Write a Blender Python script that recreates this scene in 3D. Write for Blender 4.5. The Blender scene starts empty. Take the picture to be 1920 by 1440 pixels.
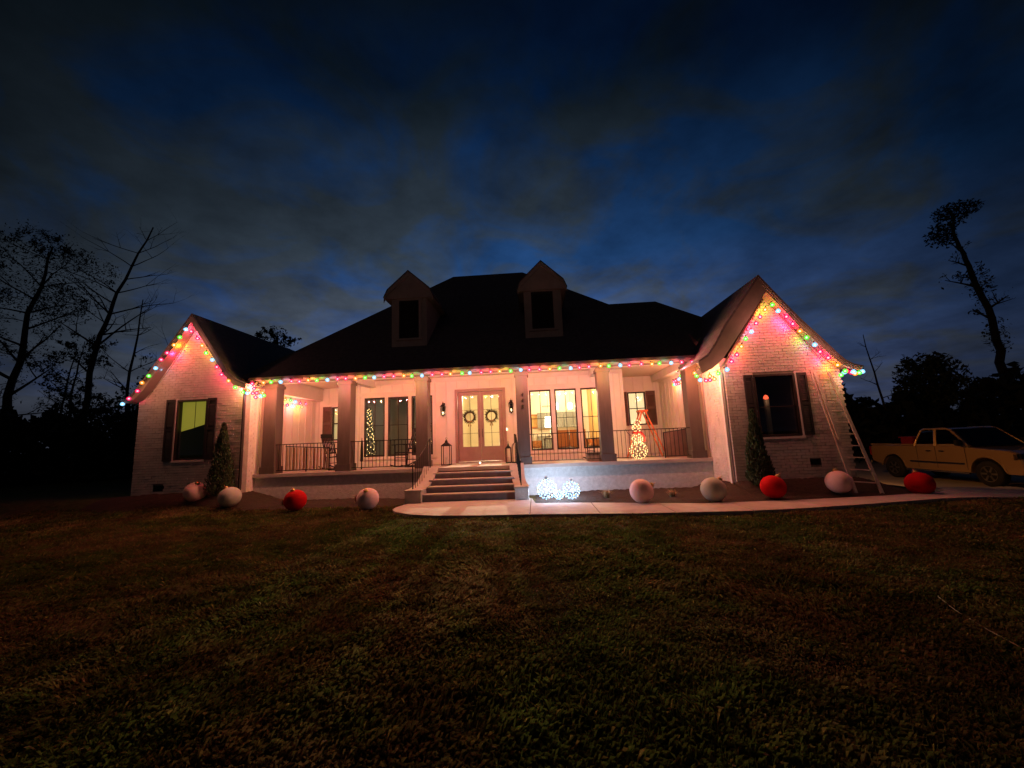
import bpy, bmesh, math, random
import numpy as np
from mathutils import Vector, Matrix
random.seed(7); RNG = np.random.default_rng(7)
scene = bpy.context.scene
col = scene.collection

# ------------------------------------------------------------------ camera
R_right = Vector((0.99727428, 0.06169874, -0.04046323))
R_up = Vector((0.04871538, -0.1387244, 0.98913212))
R_fwd = Vector((-0.05541497, 0.98840721, 0.14135195))
cam_d = bpy.data.cameras.new('camera')
cam = bpy.data.objects.new('camera', cam_d); col.objects.link(cam)
m3 = Matrix((R_right, R_up, -R_fwd)).transposed()
cam.matrix_world = Matrix.Translation((0, 0, 1.6)) @ m3.to_4x4()
cam_d.sensor_width = 36; cam_d.lens = 735.13 / 1920 * 36
cam_d.clip_start = .05; cam_d.clip_end = 2000
scene.camera = cam

# ------------------------------------------------------------------ night sky
world = bpy.data.worlds.new('World'); scene.world = world; world.use_nodes = True
nt = world.node_tree; nt.nodes.clear()
def N(t, typ, **kw):
    n = t.nodes.new(typ)
    for k, v in kw.items():
        if k in n.inputs: n.inputs[k].default_value = v
        else: setattr(n, k, v)
    return n
def mathn(t, op, a, b=None, c=None, clamp=False):
    n = t.nodes.new('ShaderNodeMath'); n.operation = op; n.use_clamp = clamp
    for i, v in enumerate((a, b, c)):
        if v is None: continue
        if isinstance(v, (int, float)): n.inputs[i].default_value = v
        else: t.links.new(v, n.inputs[i])
    return n.outputs[0]
def ramp(t, fac, stops):
    n = t.nodes.new('ShaderNodeValToRGB'); t.links.new(fac, n.inputs[0])
    el = n.color_ramp.elements
    while len(el) > 1: el.remove(el[-1])
    el[0].position = stops[0][0]; el[0].color = (*stops[0][1], 1)
    for p, c in stops[1:]:
        e = el.new(p); e.color = (*c, 1)
    return n.outputs[0]
def mixc(t, fac, a, b, mode='MIX'):
    n = t.nodes.new('ShaderNodeMix'); n.data_type = 'RGBA'; n.blend_type = mode
    for i, v in ((0, fac), (6, a), (7, b)):
        if isinstance(v, (int, float)): n.inputs[i].default_value = v
        elif isinstance(v, tuple): n.inputs[i].default_value = (*v, 1) if len(v) == 3 else v
        else: t.links.new(v, n.inputs[i])
    return n.outputs[2]
def build_sky():
    t = nt
    tc = t.nodes.new('ShaderNodeTexCoord')
    nrm = N(t, 'ShaderNodeVectorMath', operation='NORMALIZE'); t.links.new(tc.outputs['Generated'], nrm.inputs[0])
    sep = t.nodes.new('ShaderNodeSeparateXYZ'); t.links.new(nrm.outputs[0], sep.inputs[0])
    z = mathn(t, 'MAXIMUM', sep.outputs[2], 0.0)
    # elevation gradient of the clear sky: paler above the horizon glow of the town behind the house
    clear = ramp(t, z, [(0, (.060, .070, .13)), (.2, (.030, .054, .135)), (.42, (.0065, .024, .072)), (.7, (.0011, .0058, .021)), (1, (.0008, .003, .010))])
    cloudc = ramp(t, z, [(0, (.066, .070, .100)), (.2, (.040, .050, .071)), (.42, (.0155, .0225, .032)), (.7, (.0032, .0062, .0100)), (1, (.0012, .0026, .0045))])
    # planar cloud coordinates
    zz = mathn(t, 'ADD', z, .22)
    cx = mathn(t, 'DIVIDE', sep.outputs[0], zz); cy = mathn(t, 'DIVIDE', sep.outputs[1], zz)
    cmb = t.nodes.new('ShaderNodeCombineXYZ'); t.links.new(cx, cmb.inputs[0]); t.links.new(cy, cmb.inputs[1])
    mp = N(t, 'ShaderNodeMapping'); t.links.new(cmb.outputs[0], mp.inputs[0])
    mp.inputs['Rotation'].default_value = (0, 0, math.radians(-28)); mp.inputs['Scale'].default_value = (1.25, 1.3, 1); mp.inputs['Location'].default_value = (1.3, .4, 0)
    n1 = N(t, 'ShaderNodeTexNoise', Scale=2.3, Detail=9.0, Roughness=.56, Distortion=.7); t.links.new(mp.outputs[0], n1.inputs['Vector'])
    n2 = N(t, 'ShaderNodeTexNoise', Scale=.55, Detail=3.0, Roughness=.5); t.links.new(mp.outputs[0], n2.inputs['Vector'])
    # more cloud to the left, clearer to the right of centre
    bias = mathn(t, 'MULTIPLY', sep.outputs[0], -.10)
    s = mathn(t, 'ADD', mathn(t, 'MULTIPLY', n1.outputs[0], .8), mathn(t, 'MULTIPLY', n2.outputs[0], .2))
    s = mathn(t, 'ADD', s, bias)
    f = ramp(t, s, [(.41, (0, 0, 0)), (.49, (.5, .5, .5)), (.58, (1, 1, 1))])
    c = mixc(t, f, clear, cloudc)
    # fine unevenness inside the cloud deck
    n3 = N(t, 'ShaderNodeTexNoise', Scale=3.4, Detail=6.0, Roughness=.6); t.links.new(mp.outputs[0], n3.inputs['Vector'])
    v = ramp(t, n3.outputs[0], [(.3, (.74, .74, .74)), (.7, (1.35, 1.35, 1.35))])
    c = mixc(t, 1.0, c, v, 'MULTIPLY')
    # glow low in the north behind the house, falling off sideways
    dot = N(t, 'ShaderNodeVectorMath', operation='DOT_PRODUCT'); t.links.new(nrm.outputs[0], dot.inputs[0])
    dot.inputs[1].default_value = Vector((-.10, .955, .27)).normalized()
    g = ramp(t, dot.outputs['Value'], [(.0, (.10, .10, .10)), (.60, (.20, .22, .22)), (.80, (.60, .62, .62)), (.96, (1.2, 1.2, 1.2)), (1, (1.45, 1.45, 1.45))])
    c = mixc(t, 1.0, c, g, 'MULTIPLY')
    bg = N(t, 'ShaderNodeBackground', Strength=SKY); t.links.new(c, bg.inputs[0])
    out = t.nodes.new('ShaderNodeOutputWorld'); t.links.new(bg.outputs[0], out.inputs[0])
SKY = 1.25
build_sky()
# faint warm fill light added behind the camera to lift walls and roof
sl = bpy.data.lights.new('front_fill', 'SUN'); sl.energy = .018; sl.angle = math.radians(25); sl.color = (1, .62, .42)
so = bpy.data.objects.new('front_fill', sl); so.rotation_euler = (math.radians(62), 0, math.radians(-14)); col.objects.link(so)
vs = scene.view_settings
vs.view_transform = 'Standard'; vs.look = 'None'; vs.exposure = .32; vs.gamma = 1; vs.use_curve_mapping = False
BULB_W = 29       # light of one eave bulb
ROOM_W = 1.0       # scale of the indoor lamps

# ------------------------------------------------------------------ materials
MATS = {}
def mat(name, color, rough=.7, metal=0, var=.25, vscale=6, bump=0, bscale=40, color2=None, spec=.4, stretch=None, detail=5, coat=0, plain=False):
    if name in MATS: return MATS[name]
    m = bpy.data.materials.new(name); m.use_nodes = True; t = m.node_tree
    b = t.nodes['Principled BSDF']
    b.inputs['Roughness'].default_value = rough; b.inputs['Metallic'].default_value = metal
    b.inputs['Specular IOR Level'].default_value = spec
    if coat: b.inputs['Coat Weight'].default_value = coat; b.inputs['Coat Roughness'].default_value = .08
    tc = t.nodes.new('ShaderNodeTexCoord'); src = tc.outputs['Object']
    if stretch:
        mp = t.nodes.new('ShaderNodeMapping'); mp.inputs['Scale'].default_value = stretch
        t.links.new(src, mp.inputs[0]); src = mp.outputs[0]
    n = N(t, 'ShaderNodeTexNoise', Scale=vscale, Detail=float(detail), Roughness=.6); t.links.new(src, n.inputs['Vector'])
    lo = tuple(max(0, c * (1 - var)) for c in color); hi = color2 or tuple(min(1, c * (1 + var)) for c in color)
    c = ramp(t, n.outputs[0], [(.3, lo), (.7, hi)])
    t.links.new(c, b.inputs['Base Color'])
    r = ramp(t, n.outputs[0], [(.3, (max(0, rough - .08),) * 3), (.7, (min(1, rough + .08),) * 3)])
    if not plain: t.links.new(r, b.inputs['Roughness'])
    if bump:
        n2 = N(t, 'ShaderNodeTexNoise', Scale=bscale, Detail=4.0, Roughness=.65); t.links.new(src, n2.inputs['Vector'])
        bp = N(t, 'ShaderNodeBump', Strength=1.0, Distance=bump); t.links.new(n2.outputs[0], bp.inputs['Height'])
        t.links.new(bp.outputs[0], b.inputs['Normal'])
    MATS[name] = m; return m
def emat(name, color, strength, base=None):
    if name in MATS: return MATS[name]
    m = bpy.data.materials.new(name); m.use_nodes = True; t = m.node_tree
    b = t.nodes['Principled BSDF']; b.inputs['Base Color'].default_value = (*(base or color), 1)
    b.inputs['Emission Color'].default_value = (*color, 1); b.inputs['Emission Strength'].default_value = strength
    m.cycles.emission_sampling = 'NONE'
    MATS[name] = m; return m
def glassmat(name, tint=(.9, .93, .92), rough=.0, mul=1.0):
    m = bpy.data.materials.new(name); m.use_nodes = True; t = m.node_tree; t.nodes.clear()
    tr = N(t, 'ShaderNodeBsdfTransparent'); tr.inputs[0].default_value = (*tint, 1)
    gl = N(t, 'ShaderNodeBsdfGlossy', Roughness=rough + .01)
    ge = t.nodes.new('ShaderNodeNewGeometry')
    dt = N(t, 'ShaderNodeVectorMath', operation='DOT_PRODUCT'); t.links.new(ge.outputs['Normal'], dt.inputs[0]); t.links.new(ge.outputs['Incoming'], dt.inputs[1])
    g1 = mathn(t, 'SUBTRACT', 1.0, mathn(t, 'ABSOLUTE', dt.outputs['Value']), clamp=True)
    sch = mathn(t, 'ADD', mathn(t, 'MULTIPLY', mathn(t, 'POWER', g1, 5.0), .93), .07)
    f = mathn(t, 'MULTIPLY', sch, mul, clamp=True)
    mx = t.nodes.new('ShaderNodeMixShader'); t.links.new(f, mx.inputs[0]); t.links.new(tr.outputs[0], mx.inputs[1]); t.links.new(gl.outputs[0], mx.inputs[2])
    o = t.nodes.new('ShaderNodeOutputMaterial'); t.links.new(mx.outputs[0], o.inputs[0])
    MATS[name] = m; return m
BRICK = mat('painted_brick', (.58, .53, .48), .8, var=.16, vscale=3.2, bump=.004, bscale=55)
BRICKB = mat('painted_brick_worn', (.50, .45, .41), .85, var=.22, vscale=5, bump=.005, bscale=60)
MORTAR = mat('mortar_painted', (.27, .24, .21), .9, var=.15, vscale=8, bump=.004, bscale=80)
PARGE = mat('rough_parged_wall', (.55, .54, .53), .9, var=.16, vscale=9, bump=.014, bscale=26)
SIDING = mat('white_siding', (.74, .71, .66), .55, var=.06, vscale=2.5, bump=.001, bscale=30)
TRIM = mat('white_trim', (.68, .65, .6), .5, var=.07, vscale=3)
FASCIA = mat('beige_fascia', (.23, .19, .16), .6, var=.15, vscale=3)
COLUMN = mat('grey_stained_column', (.085, .066, .057), .6, var=.16, vscale=4, stretch=(3, 3, .5), bump=.001)
ROOF = mat('dark_shingles', (.13, .115, .12), .9, var=.35, vscale=9, bump=.01, bscale=26)
BLACK = mat('black_metal', (.018, .018, .018), .45, metal=.3, var=.3)
BRONZE = mat('dark_bronze_frame', (.028, .022, .018), .5, var=.3)
SHUTTER = mat('dark_shutter', (.026, .024, .024), .6, var=.2)
SHUTTER2 = mat('brown_shutter', (.13, .075, .06), .6, var=.2)
DOORM = mat('mauve_door', (.36, .23, .21), .45, var=.12, vscale=3)
CONC = mat('concrete', (.40, .365, .335), .85, var=.16, vscale=3.5, bump=.003, bscale=60)
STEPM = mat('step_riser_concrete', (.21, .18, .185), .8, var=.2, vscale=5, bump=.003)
MULCH = mat('mulch', (.035, .022, .014), .95, var=.5, vscale=22, bump=.03, bscale=45)
CEIL = mat('porch_ceiling', (.68, .60, .48), .6, var=.05)
ROOMW = mat('cream_room_wall', (.78, .70, .54), .8, var=.04, vscale=1.5)
ROOMO = mat('tan_room_wall', (.62, .36, .12), .75, var=.08, vscale=1.5)
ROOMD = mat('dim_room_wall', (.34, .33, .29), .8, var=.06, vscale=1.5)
WOODF = mat('wood_floor', (.22, .12, .06), .35, var=.3, vscale=6, stretch=(6, .6, 1))
LEATHER = mat('orange_leather', (.45, .17, .045), .45, var=.15)
DARKWOOD = mat('dark_wood', (.05, .028, .018), .4, var=.3)
GREYC = mat('grey_cabinet', (.22, .22, .18), .5, var=.1)
BARK = mat('bark', (.030, .024, .019), .95, var=.4, vscale=14, bump=.02, stretch=(1, 1, .3))
GLASS = glassmat('window_glass')
DGLASS = glassmat('tinted_window_glass', (.6, .62, .6), mul=1.2)
CARGL = glassmat('car_glass', (.12, .13, .13), mul=1.6)

# ------------------------------------------------------------------ mesh helpers
class MB:
    def __init__(s): s.v = []; s.f = []
    def add(s, v, f):
        o = len(s.v); s.v += [tuple(p) for p in v]; s.f += [tuple(i + o for i in q) for q in f]; return s
    def box(s, x0, x1, y0, y1, z0, z1):
        v = [(x, y, z) for x in (x0, x1) for y in (y0, y1) for z in (z0, z1)]
        return s.add(v, [(0, 1, 3, 2), (4, 6, 7, 5), (0, 4, 5, 1), (2, 3, 7, 6), (0, 2, 6, 4), (1, 5, 7, 3)])
    def beam(s, a, b, w, h=None, up=(0, 0, 1)):
        a = Vector(a); b = Vector(b); d = (b - a); d.normalize(); h = h or w
        u = Vector(up)
        if abs(d.dot(u)) > .98: u = Vector((0, 1, 0))
        x = d.cross(u).normalized(); y = x.cross(d).normalized()
        v = []
        for p in (a, b):
            for i, j in ((-1, -1), (1, -1), (1, 1), (-1, 1)): v.append(p + x * i * w / 2 + y * j * h / 2)
        return s.add(v, [(0, 1, 2, 3), (7, 6, 5, 4), (0, 4, 5, 1), (1, 5, 6, 2), (2, 6, 7, 3), (3, 7, 4, 0)])
    def tube(s, pts, r, n=6, cap=True):
        pts = [Vector(p) for p in pts]; k = len(pts)
        rs = r if isinstance(r, (list, tuple)) else [r] * k
        v = []; prev = None
        for i, p in enumerate(pts):
            d = (pts[min(i + 1, k - 1)] - pts[max(i - 1, 0)])
            if d.length < 1e-9: d = Vector((0, 0, 1))
            d.normalize()
            if prev is None:
                u = Vector((0, 0, 1)) if abs(d.z) < .9 else Vector((1, 0, 0)); x = d.cross(u).normalized()
            else: x = (prev - d * prev.dot(d)).normalized()
            prev = x; y = d.cross(x)
            for j in range(n):
                a = 2 * math.pi * j / n; v.append(p + (x * math.cos(a) + y * math.sin(a)) * rs[i])
        f = [(i * n + j, i * n + (j + 1) % n, (i + 1) * n + (j + 1) % n, (i + 1) * n + j) for i in range(k - 1) for j in range(n)]
        if cap: f += [tuple(reversed(range(n))), tuple(range((k - 1) * n, k * n))]
        return s.add(v, f)
    def lathe(s, prof, n=12, c=(0, 0, 0), M=None, cap=True):
        v = []
        for r, z in prof:
            for j in range(n):
                a = 2 * math.pi * j / n; p = Vector((r * math.cos(a), r * math.sin(a), z))
                if M: p = M @ p
                v.append(p + Vector(c))
        k = len(prof)
        f = [(i * n + j, i * n + (j + 1) % n, (i + 1) * n + (j + 1) % n, (i + 1) * n + j) for i in range(k - 1) for j in range(n)]
        if cap: f += [tuple(reversed(range(n))), tuple(range((k - 1) * n, k * n))]
        return s.add(v, f)
    def prism(s, poly, axis, a, b):
        # poly: 2D points; extruded along axis from a to b
        n = len(poly)
        def P(p, t): return {'x': (t, p[0], p[1]), 'y': (p[0], t, p[1]), 'z': (p[0], p[1], t)}[axis]
        v = [P(p, a) for p in poly] + [P(p, b) for p in poly]
        return s.add(v, [tuple(range(n)), tuple(reversed(range(n, 2 * n)))] + [(i, i + n, (i + 1) % n + n, (i + 1) % n) for i in range(n)])
    def mesh(s, name):
        me = bpy.data.meshes.new(name); me.from_pydata(s.v, [], s.f); me.update()
        bm = bmesh.new(); bm.from_mesh(me); bmesh.ops.recalc_face_normals(bm, faces=bm.faces); bm.to_mesh(me); bm.free()
        return me
    def build(s, name, m, parent=None, smooth=False, bevel=0):
        me = s.mesh(name)
        if bevel:
            bm = bmesh.new(); bm.from_mesh(me)
            bmesh.ops.bevel(bm, geom=bm.edges[:], offset=bevel, segments=2, affect='EDGES', clamp_overlap=True)
            bm.to_mesh(me); bm.free()
        return link(name, me, m, parent, smooth)
def quad_y(x0, x1, y, z0, z1): return MB().add([(x0, y, z0), (x1, y, z0), (x1, y, z1), (x0, y, z1)], [(0, 1, 2, 3)])
def link(name, me, m, parent=None, smooth=False):
    if m and not me.materials: me.materials.append(m)
    if smooth: me.polygons.foreach_set('use_smooth', [True] * len(me.polygons))
    o = bpy.data.objects.new(name, me); col.objects.link(o)
    if parent: o.parent = parent
    return o
def tag(o, label=None, cat=None, group=None, kind=None):
    if label: o['label'] = label
    if cat: o['category'] = cat
    if group: o['group'] = group
    if kind: o['kind'] = kind
    return o
def thing(name, label, cat, loc=(0, 0, 0), rz=0, group=None):
    o = bpy.data.objects.new(name, None); o.empty_display_size = .1; col.objects.link(o)
    o.location = loc; o.rotation_euler = (0, 0, rz)
    return tag(o, label, cat, group)
def inst(name, me, parent, loc, rot=(0, 0, 0), sc=(1, 1, 1)):
    o = bpy.data.objects.new(name, me); col.objects.link(o); o.parent = parent
    o.location = loc; o.rotation_euler = rot; o.scale = sc; return o
def copy_tree(o, parent=None):
    c = o.copy(); col.objects.link(c)
    if parent: c.parent = parent
    for ch in list(o.children): copy_tree(ch, c)
    return c
def plamp(loc, color, watts, radius=.03, parent=None, name='lamp_light'):
    l = bpy.data.lights.new(name, 'POINT'); l.energy = watts; l.color = color; l.shadow_soft_size = radius
    o = bpy.data.objects.new(name, l); o.location = loc; col.objects.link(o)
    if parent: o.parent = parent
    return o
def lerp(a, b, t): return tuple(a[i] + (b[i] - a[i]) * t for i in range(len(a)))
def sstep(x, a, b):
    t = np.clip((x - a) / (b - a), 0, 1); return t * t * (3 - 2 * t)

# ------------------------------------------------------------------ ground
def ground_z(x, y):
    x = np.asarray(x, float); y = np.asarray(y, float)
    z = -.06 + .0 * x
    z = z - .48 * sstep(x, 8.2, 14) * sstep(y, 7.5, 11.5)
    z = z + .40 * sstep(-x, 7.5, 9.5) * sstep(y, 10.2, 11.7)
    z = z + .30 * sstep(x, 4.4, 5.4) * (1 - sstep(x, 7.9, 9.3)) * sstep(y, 9.75, 10.8)
    z = z + .012 * np.sin(x * 1.3 + .7 * y) * np.sin(y * 1.7 - .4 * x) * (1 - sstep(y, 7.4, 8.3))
    return z
def gz(x, y): return float(ground_z(x, y))
def grid_mesh(name, xs, ys, off=0.0):
    X, Y = np.meshgrid(xs, ys); Z = ground_z(X, Y) + off
    v = np.stack([X.ravel(), Y.ravel(), Z.ravel()], 1); nx = len(xs); ny = len(ys)
    f = [(j * nx + i, j * nx + i + 1, (j + 1) * nx + i + 1, (j + 1) * nx + i) for j in range(ny - 1) for i in range(nx - 1)]
    me = bpy.data.meshes.new(name); me.from_pydata(v.tolist(), [], f); return me
def lawn_mat():
    m = bpy.data.materials.new('lawn_soil'); m.use_nodes = True; t = m.node_tree; b = t.nodes['Principled BSDF']
    tc = t.nodes.new('ShaderNodeTexCoord')
    n1 = N(t, 'ShaderNodeTexNoise', Scale=.55, Detail=6.0, Roughness=.6); t.links.new(tc.outputs['Object'], n1.inputs['Vector'])
    n2 = N(t, 'ShaderNodeTexNoise', Scale=7.0, Detail=8.0, Roughness=.7); t.links.new(tc.outputs['Object'], n2.inputs['Vector'])
    c1 = ramp(t, n1.outputs[0], [(.40, (.045, .068, .018)), (.56, (.065, .066, .026)), (.72, (.090, .066, .034))])
    c2 = ramp(t, n2.outputs[0], [(.3, (.45, .45, .45)), (.7, (1.5, 1.5, 1.5))])
    t.links.new(mixc(t, 1.0, c1, c2, 'MULTIPLY'), b.inputs['Base Color'])
    b.inputs['Roughness'].default_value = .95; b.inputs['Specular IOR Level'].default_value = .15
    bp = N(t, 'ShaderNodeBump', Strength=1.0, Distance=.05); t.links.new(n2.outputs[0], bp.inputs['Height']); t.links.new(bp.outputs[0], b.inputs['Normal'])
    return m
LAWN = lawn_mat()
xs = np.concatenate([[-900, -300, -120, -60, -35], np.arange(-22, 22.01, .25), [35, 60, 120, 300, 900]])
ys = np.concatenate([[-300, -60, -15], np.arange(-4, 22.01, .25), [35, 60, 120, 300, 900]])
lw = link('lawn', grid_mesh('lawn', xs, ys), LAWN, None, True); tag(lw, kind='structure')

WALK_F = [(-3.66, 10.0), (-3.6, 9.75), (-3.45, 9.5), (-3.2, 9.28), (-2.9, 9.07), (-2.3, 8.85), (-1.3, 8.72), (-.15, 8.66), (2.02, 8.42), (4.09, 8.34), (5.17, 8.43), (6.36, 8.63), (7.54, 8.86), (8.88, 9.15), (10.53, 9.48), (13.5, 10.1)]
WALK_B = [(-3.66, 10.15), (-3.5, 10.85), (-.2, 10.95), (-.1, 10.12), (1.16, 9.95), (3.66, 9.35), (5.79, 9.42), (7.78, 9.62), (8.6, 9.78), (9.32, 10.03), (10.0, 10.6), (10.5, 11.4), (13.5, 12.4)]
def ypoly(P, x):
    for a, b in zip(P, P[1:]):
        if a[0] <= x <= b[0]: return a[1] + (b[1] - a[1]) * (x - a[0]) / max(1e-9, b[0] - a[0])
    return P[-1][1] if x > P[-1][0] else P[0][1]
walk = thing('walkway', None, None); tag(walk, kind='structure')
joints = [-3.66, -.22, 1.25, 2.75, 4.25, 5.75, 7.2, 8.6, 10.0, 11.7, 13.4]
for a, b in zip(joints, joints[1:]):
    a2 = a + .008; b2 = b - .008
    xs_ = sorted(set([a2, b2] + [p[0] for p in WALK_F + WALK_B if a2 < p[0] < b2] + [a2 + (b2 - a2) * i / 6 for i in range(7)]))
    v = []; f = []
    for x in xs_:
        yf, yb = ypoly(WALK_F, x), ypoly(WALK_B, x); zt = .02 - .48 * float(sstep(x, 8.2, 14) * sstep(9.9, 7.5, 11.5))
        v += [(x, yf, zt), (x, yb, zt), (x, yf, zt - .14), (x, yb, zt - .14)]
    n = len(xs_)
    for i in range(n - 1):
        o = 4 * i; f += [(o, o + 4, o + 5, o + 1), (o, o + 2, o + 6, o + 4), (o + 1, o + 5, o + 7, o + 3)]
    f += [(0, 1, 3, 2), (4 * n - 4, 4 * n - 2, 4 * n - 1, 4 * n - 3)]
    MB().add(v, f).build('slab', CONC, walk)
# driveway beside the house
dv = MB(); P = [(9.1, 9.75), (30, 13.5), (60, 40), (22, 46), (13.5, 22), (9.6, 13.0), (10.4, 11.3)]
cx_, cy_ = 14, 14
vv = [(x, y, gz(x, y) + .05) for x, y in P]
dg = []
for i in range(41):
    for j in range(31):
        u = i / 40; w = j / 30
        a = lerp((10.6, 11.2), (10.2, 32), w); b = lerp((26, 12.6), (40, 34), w)
        p = lerp(a, b, u); dg.append((p[0], p[1], gz(*p) + .035))
df = [(i * 31 + j, (i + 1) * 31 + j, (i + 1) * 31 + j + 1, i * 31 + j + 1) for i in range(40) for j in range(30)]
tag(MB().add(dg, df).build('driveway', CONC, None, True), kind='structure')
# mulch beds: lumpy strips between walk and walls
def bed(x0, x1, yf, yb, name='mulch_bed'):
    nx = int((x1 - x0) / .08); ny = 26; v = []; f = []
    for i in range(nx + 1):
        x = x0 + (x1 - x0) * i / nx; a = yf(x); b = yb(x)
        for j in range(ny + 1):
            t = j / ny; y = a + (b - a) * t
            e = min(1, 6 * t, 6 * i / nx, 6 * (nx - i) / nx)
            v.append((x, y, gz(x, y) + .075 * e + random.uniform(-.014, .02) * e + .008))
    for i in range(nx):
        for j in range(ny):
            o = i * (ny + 1) + j; f.append((o, o + ny + 1, o + ny + 2, o + 1))
    tag(MB().add(v, f).build(name, MULCH, None, True), kind='structure')
bed(-.1, 10.0, lambda x: ypoly(WALK_B, x) + .03, lambda x: 12.1 if x < 5.1 else (10.8 if x < 8.2 else max(11.6 - (x - 8.2) * .6, ypoly(WALK_B, x) + .2)))
bed(-13.2, -3.7, lambda x: 10.8 + .12 * math.sin(x * 1.7), lambda x: 12.1 if x > -8.95 else 11.6)

# grass blades: nobody could count them
def grass():
    def reg(n, x0, x1, y0, y1, ls):
        x = RNG.uniform(x0, x1, n); y = RNG.uniform(y0, y1, n)
        return x, y, np.full(n, ls)
    parts = [reg(190000, -6, 6, 1.3, 4.2, .058), reg(200000, -10.5, 10.5, 4.2, 7.2, .066), reg(150000, -15, 13, 7.2, 10.9, .072)]
    x = np.concatenate([p[0] for p in parts]); y = np.concatenate([p[1] for p in parts]); L = np.concatenate([p[2] for p in parts])
    # clumping
    def nz(x, y, s, seed):
        r = np.random.default_rng(seed); z = 0
        for k in range(7):
            a = r.uniform(0, 6.28); q = s * r.uniform(.6, 1.9); z = z + np.sin((x * math.cos(a) + y * math.sin(a)) * q + r.uniform(0, 6.28) + 1.3 * np.sin((x * math.sin(a) - y * math.cos(a)) * q * .7))
        return z / 4.2
    dens = .6 * nz(x, y, 2.2, 3) + .9 * nz(x, y, 9, 4)
    yfr = np.interp(x, [p[0] for p in WALK_F], [p[1] for p in WALK_F])
    inwalk = (x > -3.7) & (y > yfr - .03 + .05 * RNG.uniform(0, 1, len(x)) ** 2)
    keep = (~inwalk) & (RNG.uniform(0, 1, len(x)) < np.clip(.9 + .15 * dens, .6, 1)) & (y < 10.8 + .12 * np.sin(x * 1.7) + RNG.normal(0, .1, len(x)))
    x, y, L, dens = x[keep], y[keep], L[keep], dens[keep]; n = len(x)
    green = .7 * nz(x, y, 1.1, 9) + .55 * nz(x, y * 1.6, 3.4, 10) + .35 * nz(x, y * 1.6, 8, 15)
    z = ground_z(x, y)
    L = L * RNG.uniform(.5, 1.35, n) * np.clip(1.05 + .38 * dens, .55, 1.7)
    az = 2.6 * nz(x, y, 2.6, 12) + RNG.normal(0, .9, n) ; lean = np.clip(RNG.normal(1.05, .3, n), .1, 1.5)
    dx, dy, dz = np.sin(lean) * np.cos(az), np.sin(lean) * np.sin(az), np.cos(lean)
    w = RNG.uniform(.0016, .0030, n) * (1 + y * .14)
    px, py = -np.sin(az) * w, np.cos(az) * w
    V = np.empty((n, 4, 3))
    V[:, 0] = np.stack([x - px, y - py, z - .005], 1); V[:, 1] = np.stack([x + px, y + py, z - .005], 1)
    V[:, 2] = np.stack([x + dx * L * .55 + px * .7, y + dy * L * .55 + py * .7, z + dz * L * .75 + .004], 1)
    V[:, 3] = np.stack([x + dx * L, y + dy * L, z + dz * L * .8 + .002], 1)
    me = bpy.data.meshes.new('lawn_grass'); me.vertices.add(4 * n); me.vertices.foreach_set('co', V.ravel())
    tri = (np.arange(n)[:, None] * 4 + np.array([0, 1, 2, 0, 2, 3])).ravel()
    me.loops.add(6 * n); me.loops.foreach_set('vertex_index', tri.astype(np.int32))
    me.polygons.add(2 * n); me.polygons.foreach_set('loop_start', np.arange(0, 6 * n, 3, dtype=np.int32)); me.polygons.foreach_set('loop_total', np.full(2 * n, 3, np.int32))
    G = np.array([.078, .112, .026]); Y = np.array([.21, .18, .055]); B = np.array([.165, .118, .056]); S = np.array([.26, .21, .11])
    g = np.clip(.60 + .75 * green + RNG.normal(0, .10, n), 0, 1)[:, None]
    c = B * (1 - g) + G * g; yy = (RNG.uniform(0, 1, n) < .07)[:, None]; c = np.where(yy, Y, c)
    ss = (RNG.uniform(0, 1, n) < .0025)[:, None]; c = np.where(ss, S, c) * RNG.uniform(.85, 1.15, (n, 1)) * np.clip(.95 + .28 * nz(x, y * 1.5, 5, 21), .5, 1.5)[:, None]
    at = me.color_attributes.new('blade', 'FLOAT_COLOR', 'POINT')
    at.data.foreach_set('color', np.repeat(np.concatenate([c, np.ones((n, 1))], 1), 4, 0).ravel())
    me.update(); me.validate()
    m = bpy.data.materials.new('grass_blade'); m.use_nodes = True; b = m.node_tree.nodes['Principled BSDF']
    a = m.node_tree.nodes.new('ShaderNodeVertexColor'); a.layer_name = 'blade'; m.node_tree.links.new(a.outputs[0], b.inputs['Base Color'])
    b.inputs['Roughness'].default_value = .9; b.inputs['Specular IOR Level'].default_value = .06
    nt_ = m.node_tree; tl = nt_.nodes.new('ShaderNodeBsdfTranslucent'); nt_.links.new(a.outputs[0], tl.inputs[0]); mx = nt_.nodes.new('ShaderNodeMixShader'); mx.inputs[0].default_value = .45
    nt_.links.new(b.outputs[0], mx.inputs[1]); nt_.links.new(tl.outputs[0], mx.inputs[2]); nt_.links.new(mx.outputs[0], nt_.nodes['Material Output'].inputs[0])
    o = link('lawn_grass', me, m); tag(o, 'short matted winter grass, green and brown, covering the lawn', 'grass', kind='stuff')
grass()

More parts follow.
